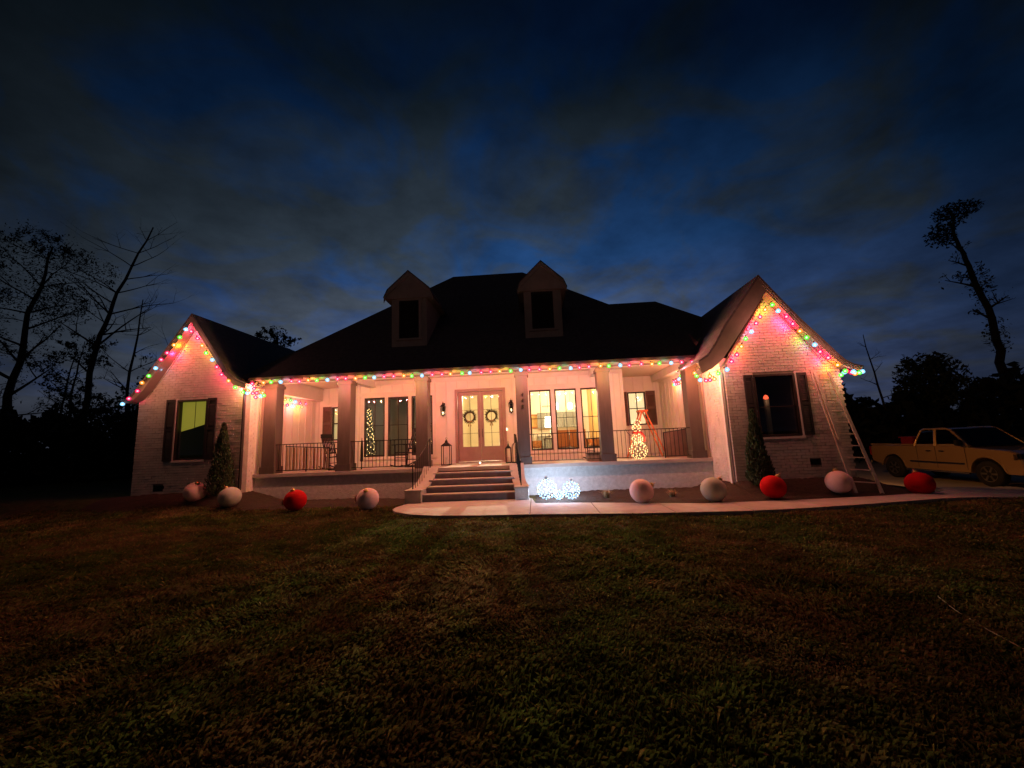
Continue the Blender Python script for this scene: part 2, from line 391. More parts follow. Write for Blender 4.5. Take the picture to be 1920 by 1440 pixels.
# ------------------------------------------------------------------ house
house = thing('house', 'single storey white painted brick house with porch, two dormers and lights along the eaves', 'house')
FZ = .85
def wall_y(name, y0, y1, x0, x1, z0, z1, ops, m, parent=house):
    mb = MB(); xs_ = sorted(set([x0, x1] + [v for o in ops for v in o[:2] if x0 < v < x1]))
    for a, b in zip(xs_, xs_[1:]):
        c = (a + b) / 2; hs = sorted([(o[2], o[3]) for o in ops if o[0] < c < o[1]]); z = z0
        for h in hs:
            if h[0] > z: mb.box(a, b, y0, y1, z, h[0])
            z = h[1]
        if z < z1: mb.box(a, b, y0, y1, z, z1)
    return mb.build(name, m, parent)
def window(x0, x1, z0, z1, y, cols=2, rows=(.52,), fw=.05, gm=GLASS, parent=house, fm=BRONZE, d=.09, mw=.022, label=None):
    mb = MB()
    mb.box(x0, x0 + fw, y - .02, y + d, z0, z1).box(x1 - fw, x1, y - .02, y + d, z0, z1)
    mb.box(x0 + fw, x1 - fw, y - .018, y + d, z0, z0 + fw).box(x0 + fw, x1 - fw, y - .018, y + d, z1 - fw, z1)
    w = mb.build('window', fm, parent)
    if label: w['label'] = label
    quad_y(x0 + fw, x1 - fw, y + .033, z0 + fw, z1 - fw).build('pane', gm, w)
    for i in range(1, cols):
        x = x0 + (x1 - x0) * i / cols; MB().box(x - mw / 2, x + mw / 2, y + .012, y + .028, z0 + fw, z1 - fw).build('muntin', fm, w)
    for r in rows:
        z = z0 + (z1 - z0) * r; MB().box(x0 + fw, x1 - fw, y + .008, y + .0285, z - mw / 2, z + mw / 2).build('muntin', fm, w)
    return w
def shutter(x0, x1, z0, z1, y, m=SHUTTER, parent=house):
    mb = MB(); s = .045
    mb.box(x0, x0 + s, y - .04, y - .004, z0, z1).box(x1 - s, x1, y - .04, y - .004, z0, z1)
    for z in (z0, (z0 + z1) / 2 - .04, z1 - .08): mb.box(x0 + s, x1 - s, y - .038, y - .004, z, z + .08)
    o = mb.build('shutter', m, parent)
    sl = MB(); n = int((z1 - z0 - .24) / .045)
    for i in range(n):
        z = z0 + .1 + i * .045
        if abs(z - (z0 + z1) / 2) < .05: continue
        sl.add([(x0 + s, y - .03, z), (x1 - s, y - .03, z), (x1 - s, y - .01, z + .036), (x0 + s, y - .01, z + .036)], [(0, 1, 2, 3)])
    sl.box(x0 + s, x1 - s, y - .008, y - .004, z0 + .08, z1 - .08)
    tag(sl.build('louvre', m, o), kind='stuff')
    return o

# porch back wall (X -6.75 .. 3.2 at y 14.3)
WY = 14.3; X0, X1 = -6.75, 3.2
left_w = [(-6.36, -5.58), (-5.46, -4.69), (-4.57, -3.78)]; right_w = [(-.19, .59), (.73, 1.51), (1.67, 2.42)]
ZW0, ZW1 = 1.2, 3.37; dX0, dX1, dZ1 = -2.84, -1.17, 3.43
ops = [(a, b, ZW0, ZW1) for a, b in left_w + right_w] + [(dX0, dX1, FZ, dZ1)]
wall_y('porch_wall', WY, WY + .14, X0, X1, FZ, 4.3, ops, SIDING)
for a, b in left_w: window(a, b, ZW0, ZW1, WY, label='tall dark window with thin muntins left of the double door')
for a, b in right_w: window(a, b, ZW0, ZW1, WY)
# wall casing and battens (parts)
bat = MB().box(-.02, .02, -.022, -.001, 0, 1).mesh('batten'); bat.materials.append(TRIM)
def batten(x, y, z0, z1, rot=0):
    inst('batten', bat, house, (x, y, z0), (0, 0, rot), (1, 1, z1 - z0))
for a, b in [(X0 + .02, -3.62), (-.33, 2.56)]:
    c = MB().box(a, b, WY - .026, WY - .001, 3.46, 3.56).build('window_head_board', TRIM, house)
for ws in (left_w, right_w):
    for i, (a, b) in enumerate(ws):
        MB().box(a - .12 if i == 0 else ws[i - 1][1], a, WY - .03, WY - .001, ZW0 - .06, 3.46).build('casing', TRIM, house)
    MB().box(ws[-1][1], ws[-1][1] + .12, WY - .03, WY - .001, ZW0 - .06, 3.46).build('casing', TRIM, house)
    MB().box(ws[0][0] - .15, ws[-1][1] + .15, WY - .05, WY - .001, ZW0 - .12, ZW0 - .06).build('window_sill', TRIM, house)
    MB().box(ws[0][0], ws[-1][1], WY - .028, WY - .001, 3.375, 3.46).build('casing', TRIM, house)
x = X0 + .2
while x < X1 - .1:
    inl = left_w[0][0] - .16 < x < left_w[2][1] + .16; inr = right_w[0][0] - .16 < x < right_w[2][1] + .16
    if inl or inr:
        batten(x, WY, FZ + .15, ZW0 - .13); batten(x, WY, 3.57, 3.98)
    elif dX0 - .14 < x < dX1 + .14: batten(x, WY, 3.58, 3.98)
    else: batten(x, WY, FZ + .15, 3.98)
    x += .41
MB().box(X0, dX0 - .12, WY - .03, WY - .001, FZ, FZ + .14).box(dX1 + .12, X1, WY - .03, WY - .001, FZ, FZ + .14).build('skirting_board', TRIM, house)
MB().box(X0, X1, WY - .035, WY - .001, 3.85, 4.0).build('frieze_board', TRIM, house)

# double front door
dc = MB()
dc.box(dX0 - .1, dX0, WY - .04, WY + .1, FZ, dZ1 + .1).box(dX1, dX1 + .1, WY - .04, WY + .1, FZ, dZ1 + .1).box(dX0, dX1, WY - .04, WY + .1, dZ1, dZ1 + .1)
dc.build('door_casing', DOORM, house)
MB().box(dX0, dX1, WY - .06, WY + .1, FZ + .001, FZ + .04).build('door_threshold', CONC, house)
for k, (a, b) in enumerate([(dX0 + .012, (dX0 + dX1) / 2 - .004), ((dX0 + dX1) / 2 + .004, dX1 - .012)]):
    g0, g1 = (-2.67, -2.11) if k == 0 else (-1.89, -1.33); gz0, gz1 = 1.42, 3.29; y0, y1 = WY + .01, WY + .06
    mb = MB().box(a, g0, y0, y1, FZ + .05, dZ1 - .01).box(g1, b, y0, y1, FZ + .05, dZ1 - .01).box(g0, g1, y0, y1, FZ + .05, gz0).box(g0, g1, y0, y1, gz1, dZ1 - .01)
    mb.box(g0 - .03, g0, y0 - .015, y0 - .001, gz0 - .03, gz1 + .03).box(g1, g1 + .03, y0 - .015, y0 - .001, gz0 - .03, gz1 + .03).box(g0, g1, y0 - .015, y0 - .001, gz0 - .03, gz0).box(g0, g1, y0 - .015, y0 - .001, gz1, gz1 + .03)
    d = mb.build('door', DOORM, house)
    quad_y(g0, g1, WY + .033, gz0, gz1).build('pane', GLASS, d)
    MB().box((g0 + g1) / 2 - .008, (g0 + g1) / 2 + .008, WY + .014, WY + .028, gz0, gz1).build('muntin', BRONZE, d)
    for z in (1.9, 2.75): MB().box(g0, g1, WY + .016, WY + .026, z - .006, z + .006).build('muntin', BRONZE, d)
    hx = b - .06 if k == 0 else a + .06
    MB().tube([(hx, WY - .0, 1.75), (hx, WY - .045, 1.78), (hx, WY - .05, 1.9), (hx, WY - .045, 2.02), (hx, WY, 2.05)], .009).build('handle', BLACK, d)

# recess walls
RLY, RRY = 15.5, 16.4; XL, XR = -8.95, 5.15
LW = (-8.25, -7.35, 1.87, 3.22); RW = (3.83, 4.56, 2.0, 3.36)
wall_y('recess_wall', RLY, RLY + .14, XL, X0 + .14, FZ, 4.3, [LW], SIDING)
wall_y('recess_wall', RRY, RRY + .14, X1 - .14, XR, FZ, 4.3, [RW], SIDING)
MB().box(X0, X0 + .14, WY + .14, RLY, FZ, 4.3).build('return_wall', SIDING, house)
MB().box(X1 - .14, X1, WY + .14, RRY, FZ, 4.3).build('return_wall', SIDING, house)
MB().box(X0 - .02, X0 + .1, WY - .034, WY + .0, FZ, 3.98).build('corner_board', TRIM, house)
MB().box(X1 - .1, X1 + .02, WY - .034, WY + .0, FZ, 3.98).build('corner_board', TRIM, house)
window(*LW, RLY, cols=1, rows=(.5,), mw=.05); shutter(-8.62, -8.27, 1.85, 3.24, RLY, SHUTTER2); shutter(-7.33, -6.98, 1.85, 3.24, RLY, SHUTTER2)
window(*RW, RRY, cols=2, rows=(.5,), mw=.035); shutter(4.58, 4.95, 1.98, 3.38, RRY, SHUTTER2); shutter(3.45, 3.81, 1.98, 3.38, RRY, SHUTTER2)
for x in (-8.8, -6.85): batten(x, RLY, FZ + .02, 3.98)
for x in (3.34, 5.03): batten(x, RRY, FZ + .02, 3.98)
for x in (-8.4, -7.95, -7.5, -7.05): batten(x, RLY, FZ + .02, 1.8); batten(x, RLY, 3.3, 3.98)
for x in (3.7, 4.1, 4.5, 4.9): batten(x, RRY, FZ + .02, 1.93); batten(x, RRY, 3.42, 3.98)

# wings: brick front wall, side walls; left y=11.6, right y=10.8
brick_me = MB().box(0, 1, -.012, .02, 0, 1).mesh('brick')
bm = bmesh.new(); bm.from_mesh(brick_me); bmesh.ops.bevel(bm, geom=[e for e in bm.edges if all(v.co.y < 0 for v in e.verts)], offset=.0, segments=1); bm.to_mesh(brick_me); bm.free()
BM = []
for m in (BRICK, BRICKB):
    me = brick_me.copy(); me.materials.clear(); me.materials.append(m); BM.append(me)
def brick_wall(name, y, x0, x1, zb, apex, zl, zr, ops, label):
    # gable wall polygon: (x0,zb)-(x1,zb)-(x1,zr)-apex-(x0,zl)
    ax, az = apex
    def top(x):
        return zl + (az - zl) * (x - x0) / (ax - x0) if x < ax else az + (zr - az) * (x - ax) / (x1 - ax)
    xs_ = sorted(set([x0, x1, ax] + [v for o in ops for v in o[:2]])); mb = MB()
    for a, b in zip(xs_, xs_[1:]):
        c = (a + b) / 2; hs = sorted([(o[2], o[3]) for o in ops if o[0] < c < o[1]]); z = zb
        for h in hs:
            mb.box(a, b, y + .02, y + .2, z, h[0]); z = h[1]
        mb.prism([(a, z), (b, z), (b, top(b)), (a, top(a))], 'y', y + .02, y + .2)
    w = mb.build(name, MORTAR, house); w['label'] = label
    L, Hh, j = .203, .068, .009; rows = int((az - zb) / (Hh + j)) + 1; bricks = []
    for r in range(rows):
        z = zb + r * (Hh + j); off = (r % 2) * (L + j) / 2; zc = z + Hh / 2
        x = x0 - off
        while x < x1:
            a = max(x, x0); b = min(x + L, x1); x += L + j
            # clip by gable
            while b - a > .03 and top(a) < z + Hh: a += .01
            while b - a > .03 and top(b) < z + Hh: b -= .01
            if b - a < .04: continue
            segs = [(a, b)]
            for o in ops:
                if o[2] - .03 < zc < o[3] + .03:
                    ns = []
                    for s0, s1 in segs:
                        if s1 <= o[0] or s0 >= o[1]: ns.append((s0, s1)); continue
                        if s0 < o[0]: ns.append((s0, o[0]))
                        if s1 > o[1]: ns.append((o[1], s1))
                    segs = ns
            bricks += [(s0, s1, z) for s0, s1 in segs if s1 - s0 > .03]
    bricks.sort(key=lambda q: (q[0] + q[1] - x0 - x1 if y > 11 else 0) ** 2 * 0 + abs(q[2] - 2.2))
    for i, (a, b, z) in enumerate(bricks[:300]):
        inst('brick', BM[random.random() < .3], w, (a, y + random.uniform(-.006, .006), z + random.uniform(-.002, .002)), (0, 0, random.uniform(-.012, .012)), (b - a, 1, Hh))
    rest = MB()
    for a, b, z in bricks[300:]:
        yy = y + random.uniform(-.006, .006); t = random.uniform(-.001, .001)
        rest.add([(a, yy - .012, z), (b, yy - .012 + t, z), (b, yy - .012 + t, z + Hh), (a, yy - .012, z + Hh), (a, yy + .02, z), (b, yy + .02, z), (b, yy + .02, z + Hh), (a, yy + .02, z + Hh)],
                 [(0, 1, 2, 3), (3, 2, 6, 7), (0, 4, 5, 1), (0, 3, 7, 4), (1, 5, 6, 2)])
    tag(rest.build('brick', BRICK, w), kind='stuff')
    return w
LWX0, LWX1, LY = -12.45, -8.95, 11.6
RWX0, RWX1, RY = 5.15, 8.15, 10.8
lwin = (-11.17, -10.17, 1.4, 3.26); rwin = (5.88, 6.95, 1.42, 3.07)
lvent = (-11.75, -11.42, .48, .66); rv1 = (5.78, 6.06, .66, .79); rv2 = (7.04, 7.32, .65, .79)
brick_wall('wing_wall', LY, LWX0, LWX1, .1, (-10.72, 5.78), 3.35, 3.35, [lwin, lvent], 'painted brick gable wall of the left wing')
brick_wall('wing_wall', RY, RWX0, RWX1, -.25, (6.52, 5.32), 3.3, 3.1, [rwin, rv1, rv2], 'painted brick gable wall of the right wing')
BRW = mat('painted_brick_side', (.60, .55, .50), .8, var=.14, vscale=3, bump=.006, bscale=30)
def side_wall(x0, x1, y0, y1, zb, zt, face):
    o = MB().box(x0, x1, y0, y1, zb, zt).build('side_wall', BRW, house)
    mb = MB(); L, Hh, j = .203, .068, .009
    xf = x1 if face > 0 else x0
    for r in range(int((zt - zb) / .077)):
        y = y0 - (r % 2) * .106; z = zb + r * .077
        while y < y1:
            a = max(y, y0 + .002); b = min(y + L, y1); y += .212
            if b - a > .03:
                h = .008 + random.uniform(0, .006); xo = xf + face * h
                mb.add([(xf, a, z), (xo, a, z), (xo, b, z), (xf, b, z), (xf, a, z + Hh), (xo, a, z + Hh), (xo, b, z + Hh), (xf, b, z + Hh)], [(0, 1, 2, 3), (4, 7, 6, 5), (0, 4, 5, 1), (1, 5, 6, 2), (2, 6, 7, 3)])
    tag(mb.build('brick', BRICK, o), kind='stuff')
side_wall(LWX1 - .2, LWX1 - .001, LY + .2, 12.1, .1, 3.6, 1)
side_wall(RWX0 + .001, RWX0 + .2, RY + .2, 12.1, -.1, 3.6, -1)
MB().box(LWX1 - .2, LWX1 - .002, 12.1, RLY + .2, .1, 4.1).build('side_wall', SIDING, house)
MB().box(RWX0 + .002, RWX0 + .2, 12.1, RRY + .2, .1, 4.1).build('side_wall', SIDING, house)
for i in range(8):
    y = 12.3 + i * .42
    if y < RLY: batten(LWX1 - .002, y, FZ, 3.5, math.pi / 2)
for i in range(10):
    y = 12.3 + i * .42
    if y < RRY: batten(RWX0 + .002, y, FZ, 3.6, -math.pi / 2)
MB().box(LWX0 + .002, LWX0 + .2, LY + .2, 24, .0, 3.4).build('side_wall', BRW, house)
MB().box(RWX1 - .2, RWX1 - .002, RY + .2, 24, -.5, 3.2).build('side_wall', BRW, house)
window(*lwin, LY, cols=1, rows=(), gm=DGLASS); window(*rwin, RY, cols=1, rows=(.47,), gm=DGLASS)
shutter(-11.5, -11.22, 1.38, 3.28, LY - .015); shutter(-10.14, -9.86, 1.38, 3.28, LY - .015)
shutter(7.0, 7.24, 1.42, 3.07, RY - .015); shutter(5.62, 5.85, 1.42, 3.07, RY - .015)
MB().box(lwin[0] - .04, lwin[0], LY - .03, LY + .02, 1.38, 3.28).build('window_casing', TRIM, house)
MB().box(rwin[1], rwin[1] + .045, RY - .03, RY + .02, 1.4, 3.09).build('window_casing', TRIM, house)
MB().box(lwin[0] - .04, lwin[1] + .03, LY - .05, LY + .02, 1.33, 1.38).build('window_sill', TRIM, house)
MB().box(rwin[0] - .04, rwin[1] + .05, RY - .05, RY + .02, 1.35, 1.4).build('window_sill', TRIM, house)
for (a, b, c, d), y in ((lvent, LY), (rv1, RY), (rv2, RY)):
    v = MB().box(a, b, y + .06, y + .08, c, d).build('foundation_vent', BLACK, house)
    for i in range(5):
        z = c + (d - c) * (i + .5) / 5
        MB().box(a + .01, b - .01, y - .004, y + .05, z - .004, z + .004).build('slat', BLACK, v)

# roofs
def roof_prism(name, prof_o, prof_i, y0, y1, m=ROOF):
    # gable roof shell: outer profile, inner profile (x,z) left->right ; extruded y0..y1
    n = len(prof_o); v = [(p[0], y0, p[1]) for p in prof_o] + [(p[0], y0, p[1]) for p in prof_i] + [(p[0], y1, p[1]) for p in prof_o] + [(p[0], y1, p[1]) for p in prof_i]
    f = []
    for i in range(n - 1):
        f += [(i, i + 1, 2 * n + i + 1, 2 * n + i), (n + i, 3 * n + i, 3 * n + i + 1, n + i + 1), (i, n + i, n + i + 1, i + 1), (2 * n + i, 2 * n + i + 1, 3 * n + i + 1, 3 * n + i)]
    f += [(0, 2 * n, 3 * n, n), (n - 1, 2 * n - 1, 4 * n - 1, 3 * n - 1)]
    return MB().add(v, f).build(name, m, house)
# right wing: flared rakes
Ro = [(4.36, 3.47), (4.6, 3.62), (4.82, 3.9), (5.1, 4.36), (6.17, 5.74), (6.64, 5.08), (7.08, 4.48), (7.59, 3.86), (7.9, 3.47), (8.05, 3.31), (8.24, 3.19), (8.46, 3.13)]
Ri = [(4.36, 3.43), (4.62, 3.57), (4.86, 3.87), (5.14, 4.32), (6.17, 5.66), (6.62, 5.01), (7.06, 4.41), (7.57, 3.79), (7.88, 3.41), (8.03, 3.26), (8.22, 3.15), (8.46, 3.09)]
roof_prism('wing_roof', Ro, Ri, 10.43, 12.04)
cutR = lambda P, z: [(5.22, z)] + [q for q in P if q[0] > 5.3]
roof_prism('wing_roof', cutR(Ro, 4.515), cutR(Ri, 4.42), 12.041, 19.5)
# fascia (two boards deep) below the roof edge
Fb = [(4.44, 3.13), (4.72, 3.25), (5.02, 3.5), (5.36, 3.94), (6.34, 5.27), (6.60, 4.93), (7.02, 4.32), (7.54, 3.70), (7.86, 3.32), (8.01, 3.19), (8.20, 3.09), (8.44, 3.04)]
Fm = [lerp(a, b, .5) for a, b in zip(Ri, Fb)]
def board(name, A, B, y0, y1, m):
    n = len(A); v = [(p[0], y0, p[1]) for p in A] + [(p[0], y0, p[1]) for p in B] + [(p[0], y1, p[1]) for p in A] + [(p[0], y1, p[1]) for p in B]
    f = []
    for i in range(n - 1):
        f += [(i, n + i, n + i + 1, i + 1), (2 * n + i, 2 * n + i + 1, 3 * n + i + 1, 3 * n + i), (i, i + 1, 2 * n + i + 1, 2 * n + i), (n + i, 3 * n + i, 3 * n + i + 1, n + i + 1)]
    f += [(0, 2 * n, 3 * n, n), (n - 1, 2 * n - 1, 4 * n - 1, 3 * n - 1)]
    return MB().add(v, f).build(name, m, house)
board('rake_board', Ri, Fm, 10.46, 10.50, FASCIA)
board('rake_board', Fm, Fb, 10.49, 10.52, FASCIA)
board('rake_soffit', [(a[0], a[1] - .03) for a in Fm], Fb, 10.52, 10.79, FASCIA)
# left wing
Lo = [(-12.62, 3.30), (-12.4, 3.44), (-12.2, 3.68), (-10.62, 5.95), (-9.32, 4.05), (-9.05, 3.78), (-8.72, 3.62)]
Li = [(-12.62, 3.26), (-12.38, 3.39), (-12.16, 3.62), (-10.62, 5.87), (-9.36, 4.0), (-9.08, 3.73), (-8.72, 3.58)]
roof_prism('wing_roof', Lo, Li, 11.25, 12.04)
roof_prism('wing_roof', [q for q in Lo if q[0] < -9.04] + [(-8.98, 3.74)], [q for q in Li if q[0] < -9.07] + [(-8.98, 3.69)], 12.041, 20.5)
Lf = [(-12.58, 3.2), (-12.32, 3.3), (-12.06, 3.55), (-10.64, 5.68), (-9.44, 3.93), (-9.14, 3.62), (-8.74, 3.47)]
board('rake_board', Li, Lf, 11.28, 11.32, FASCIA); board('rake_soffit', [(a[0], a[1] - .03) for a in Li], Lf, 11.32, 11.59, FASCIA)
# main roof (front plane is one face, hips and lower right ridge)
EY = 11.65; M_ = .85
def rz(y): return 3.83 + M_ * (y - EY)
A = (-9.4, EY, rz(EY)); B = (7.85, EY, rz(EY)); K2 = (4.9, 15.08, rz(15.08)); K1 = (3.1, 15.08, rz(15.08)); RR = (-.3, 18.9, rz(18.9)); RL = (-3.84, 18.9, rz(18.9))
Bk = 26.15; AL = (-9.4, Bk, 3.83); BR = (7.85, Bk, 3.83)
v = [A, B, K2, K1, RR, RL, AL, BR, (5.0, 18.6, 3.83), (3.1, 16.2, rz(15.08) - .6)]
f = [(0, 1, 2, 3, 4, 5), (0, 5, 6), (5, 4, 7, 6), (4, 3, 7), (3, 2, 7), (2, 1, 7)]
low = [(p[0], p[1], p[2]) for p in v]
mr = MB().add(v, f); mr.build('main_roof', ROOF, house)
MB().box(-9.0, 5.1, EY, EY + .025, 3.72, 3.82).build('fascia_board', COLUMN, house)
gut = MB().prism([(EY - .12, 3.84), (EY - .11, 3.76), (EY - .05, 3.73), (EY, 3.73), (EY, 3.84), (EY - .02, 3.84), (EY - .02, 3.76), (EY - .1, 3.78), (EY - .11, 3.84)], 'x', -8.85, 4.95)
gut.build('gutter', mat('dark_gutter', (.07, .06, .055), .4), house)
MB().box(-8.95, 5.15, EY + .03, 12.08, 3.715, 3.73).build('soffit', COLUMN, house)
MB().box(-8.95, 5.15, 12.1, 12.36, 3.735, 4.02).build('porch_header', TRIM, house)
MB().box(-8.95, 5.15, 12.36, RRY, 4.0, 4.04).build('porch_ceiling', CEIL, house)
MB().box(4.86, 5.148, 12.36, RRY, 3.72, 3.999).build('ceiling_beam', TRIM, house)
MB().box(-8.948, -8.66, 12.36, RLY, 3.48, 3.999).build('ceiling_beam', TRIM, house)
MB().box(-6.2, -5.95, 12.36, WY, 3.75, 3.999).build('ceiling_beam', TRIM, house)
MB().box(2.02, 2.27, 12.36, WY, 3.75, 3.999).build('ceiling_beam', TRIM, house)

# dormers
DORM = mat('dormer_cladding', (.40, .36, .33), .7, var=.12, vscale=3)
def dormer(x0, x1, y, zb, ze, apex, ox, wx0, wx1, wz0, wz1):
    cx = (x0 + x1) / 2
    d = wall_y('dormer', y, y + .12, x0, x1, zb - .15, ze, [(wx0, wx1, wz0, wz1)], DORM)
    d['label'] = 'gabled dormer with one dark shuttered window'
    yb = y + 3.4
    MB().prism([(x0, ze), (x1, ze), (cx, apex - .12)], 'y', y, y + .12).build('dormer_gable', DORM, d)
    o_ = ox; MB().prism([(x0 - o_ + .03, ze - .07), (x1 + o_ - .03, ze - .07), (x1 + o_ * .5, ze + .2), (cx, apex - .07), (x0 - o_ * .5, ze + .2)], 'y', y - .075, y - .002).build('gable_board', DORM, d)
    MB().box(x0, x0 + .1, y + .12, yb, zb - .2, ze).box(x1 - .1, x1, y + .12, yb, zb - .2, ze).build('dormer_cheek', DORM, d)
    o = ox; n = 5
    Oo = [(x0 - o, ze - .32 * o / .3 - .02), (x0 - o * .55, ze + .05), (cx, apex), (x1 + o * .55, ze + .05), (x1 + o, ze - .34 * o / .3 - .02)]
    Oo = [(x0 - o, ze - .02), (x0 - o * .5, ze + .27), (cx, apex), (x1 + o * .5, ze + .27), (x1 + o, ze - .02)]
    Oi = [(p[0], p[1] - .045) for p in Oo]; Oi[0] = (x0 - o + .02, ze - .055); Oi[4] = (x1 + o - .02, ze - .055)
    nn = 5; y0 = y - .13; y1 = yb
    v = [(p[0], y0, p[1]) for p in Oo] + [(p[0], y0, p[1]) for p in Oi] + [(p[0], y1, p[1]) for p in Oo] + [(p[0], y1, p[1]) for p in Oi]
    f = []
    for i in range(nn - 1):
        f += [(i, i + 1, 2 * nn + i + 1, 2 * nn + i), (nn + i, 3 * nn + i, 3 * nn + i + 1, nn + i + 1), (i, nn + i, nn + i + 1, i + 1)]
    f += [(0, 2 * nn, 3 * nn, nn), (nn - 1, 2 * nn - 1, 4 * nn - 1, 3 * nn - 1)]
    MB().add(v, f).build('dormer_roof', ROOF, d)
    Fa = [(p[0], p[1] - .16) for p in Oi]
    v = [(p[0], y0 + .015, p[1]) for p in Oi] + [(p[0], y0 + .015, p[1]) for p in Fa] + [(p[0], y0 + .05, p[1]) for p in Oi] + [(p[0], y0 + .05, p[1]) for p in Fa]
    f = []
    for i in range(nn - 1):
        f += [(i, nn + i, nn + i + 1, i + 1), (2 * nn + i, 2 * nn + i + 1, 3 * nn + i + 1, 3 * nn + i), (nn + i, 3 * nn + i, 3 * nn + i + 1, nn + i + 1)]
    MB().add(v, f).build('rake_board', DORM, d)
    # eave soffits at both sides
    for s0, s1 in ((x0 - o + .03, x0), (x1, x1 + o - .03)):
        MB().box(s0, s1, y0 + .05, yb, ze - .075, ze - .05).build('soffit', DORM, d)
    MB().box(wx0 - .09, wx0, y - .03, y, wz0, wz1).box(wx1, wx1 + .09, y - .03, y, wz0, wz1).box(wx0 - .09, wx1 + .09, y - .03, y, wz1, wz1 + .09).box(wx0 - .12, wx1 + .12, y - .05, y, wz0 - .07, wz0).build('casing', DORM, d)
    w = MB().box(wx0, wx0 + .04, y + .01, y + .05, wz0, wz1).box(wx1 - .04, wx1, y + .01, y + .05, wz0, wz1).box(wx0 + .04, wx1 - .04, y + .01, y + .05, wz0, wz0 + .04).box(wx0 + .04, wx1 - .04, y + .01, y + .05, wz1 - .04, wz1).build('window', BRONZE, d)
    sm = MB().box(wx0 + .04, wx1 - .04, y + .03, y + .04, wz0 + .04, wz1 - .04)
    k = int((wz1 - wz0 - .1) / .05)
    for i in range(k):
        z = wz0 + .05 + i * .05; sm.add([(wx0 + .04, y + .012, z), (wx1 - .04, y + .012, z), (wx1 - .04, y + .028, z + .04), (wx0 + .04, y + .028, z + .04)], [(0, 1, 2, 3)])
    tag(sm.build('louvre', SHUTTER, w), kind='stuff')
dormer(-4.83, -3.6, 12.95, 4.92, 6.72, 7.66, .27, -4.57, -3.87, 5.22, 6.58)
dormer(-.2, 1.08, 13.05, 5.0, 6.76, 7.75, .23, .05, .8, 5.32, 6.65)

# porch floor, base, steps
pf = MB().box(-8.95, 5.15, 12.04, RRY, FZ - .1, FZ).build('porch_floor', CONC, house)
MB().box(-8.93, -3.46, 12.1, 12.3, -.3, FZ - .1).build('porch_base', PARGE, house)
MB().box(-.42, 5.13, 12.1, 12.3, -.3, FZ - .1).build('porch_base', PARGE, house)
MB().box(-3.46, -.42, 12.12, 12.3, -.3, FZ - .1).build('porch_base', STEPM, house)
for i in range(5):
    yb = 12.12; yf = 10.9 + i * .3; z = .02 + .166 * (i + 1) - .001
    wl = lerp((-3.22,), (-3.03,), i / 4)[0]; wr = lerp((-.62,), (-.84,), i / 4)[0]
    if i == 4: continue
    s = MB().box(wl - .05, wr + .05, yf, yf + .32, -.05, z).build('step', STEPM, house)
    MB().box(wl - .04, wr + .04, yf - .03, yf + .32, z + .001, z + .03).build('tread', CONC, s)
def cheek(side):
    pts = []
    n = 12
    for i in range(n + 1):
        t = i / n; y = 12.03 - t * 1.0; z = .32 + (.87 - .32) * (1 - t) ** 1.8
        if side < 0: xi = -3.03 - .16 * t; xo = -3.46 - .17 * t * t
        else: xi = -.84 + .2 * t; xo = -.44 + .16 * t * t
        pts.append((xi, xo, y, z))
    pts.append((pts[-1][0], pts[-1][1], 10.72, .32))
    v = []; f = []
    for xi, xo, y, z in pts: v += [(xi, y, -.06), (xi, y, z), (xo, y, z), (xo, y, -.06)]
    for i in range(len(pts) - 1):
        o = 4 * i; f += [(o, o + 4, o + 5, o + 1), (o + 1, o + 5, o + 6, o + 2), (o + 2, o + 6, o + 7, o + 3)]
    f += [(0, 1, 2, 3), (len(v) - 4, len(v) - 1, len(v) - 2, len(v) - 3)]
    MB().add(v, f).build('cheek_wall', PARGE if side > 0 else CONC, house)
    cap = MB(); cv = []; cf = []
    for xi, xo, y, z in pts:
        a, b = min(xi, xo) - .02, max(xi, xo) + .02; cv += [(a, y, z + .002), (b, y, z + .002), (a, y, z + .04), (b, y, z + .04)]
    for i in range(len(pts) - 1):
        o = 4 * i; cf += [(o + 2, o + 3, o + 7, o + 6), (o, o + 2, o + 6, o + 4), (o + 1, o + 5, o + 7, o + 3)]
    cf.append((len(cv) - 4, len(cv) - 2, len(cv) - 1, len(cv) - 3))
    cap.add(cv, cf).build('coping', CONC, house)
cheek(-1); cheek(1)

# columns
cols = [(-8.73, -8.31), (-6.27, -5.86), (-3.75, -3.37), (-.58, -.2), (1.95, 2.33), (4.62, 4.98)]
for i, (a, b) in enumerate(cols):
    c = MB().box(a, b, 12.12, 12.12 + .38, FZ, 3.73).build('column', COLUMN, house, bevel=.006)
    MB().box(a - .035, b + .035, 12.085, 12.535, FZ + .001, FZ + .22).build('plinth', COLUMN, c)
    MB().box(a - .03, b + .03, 12.09, 12.53, 3.58, 3.676).build('capital', COLUMN, c)
# house number on the fourth column
for ch, z in (('4', 2.93), ('4', 2.74), ('5', 2.55)):
    cu = bpy.data.curves.new('digit', 'FONT'); cu.body = ch; cu.size = .17; cu.extrude = .008; cu.align_x = 'CENTER'; cu.shear = .2
    to = bpy.data.objects.new('digit_tmp', cu); me = bpy.data.meshes.new_from_object(to)
    bpy.data.objects.remove(to)
    me.name = 'house_number'; o = link('house_number', me, BLACK, house); o.location = (-.39, 12.108, z); o.rotation_euler = (math.radians(90), 0, 0)

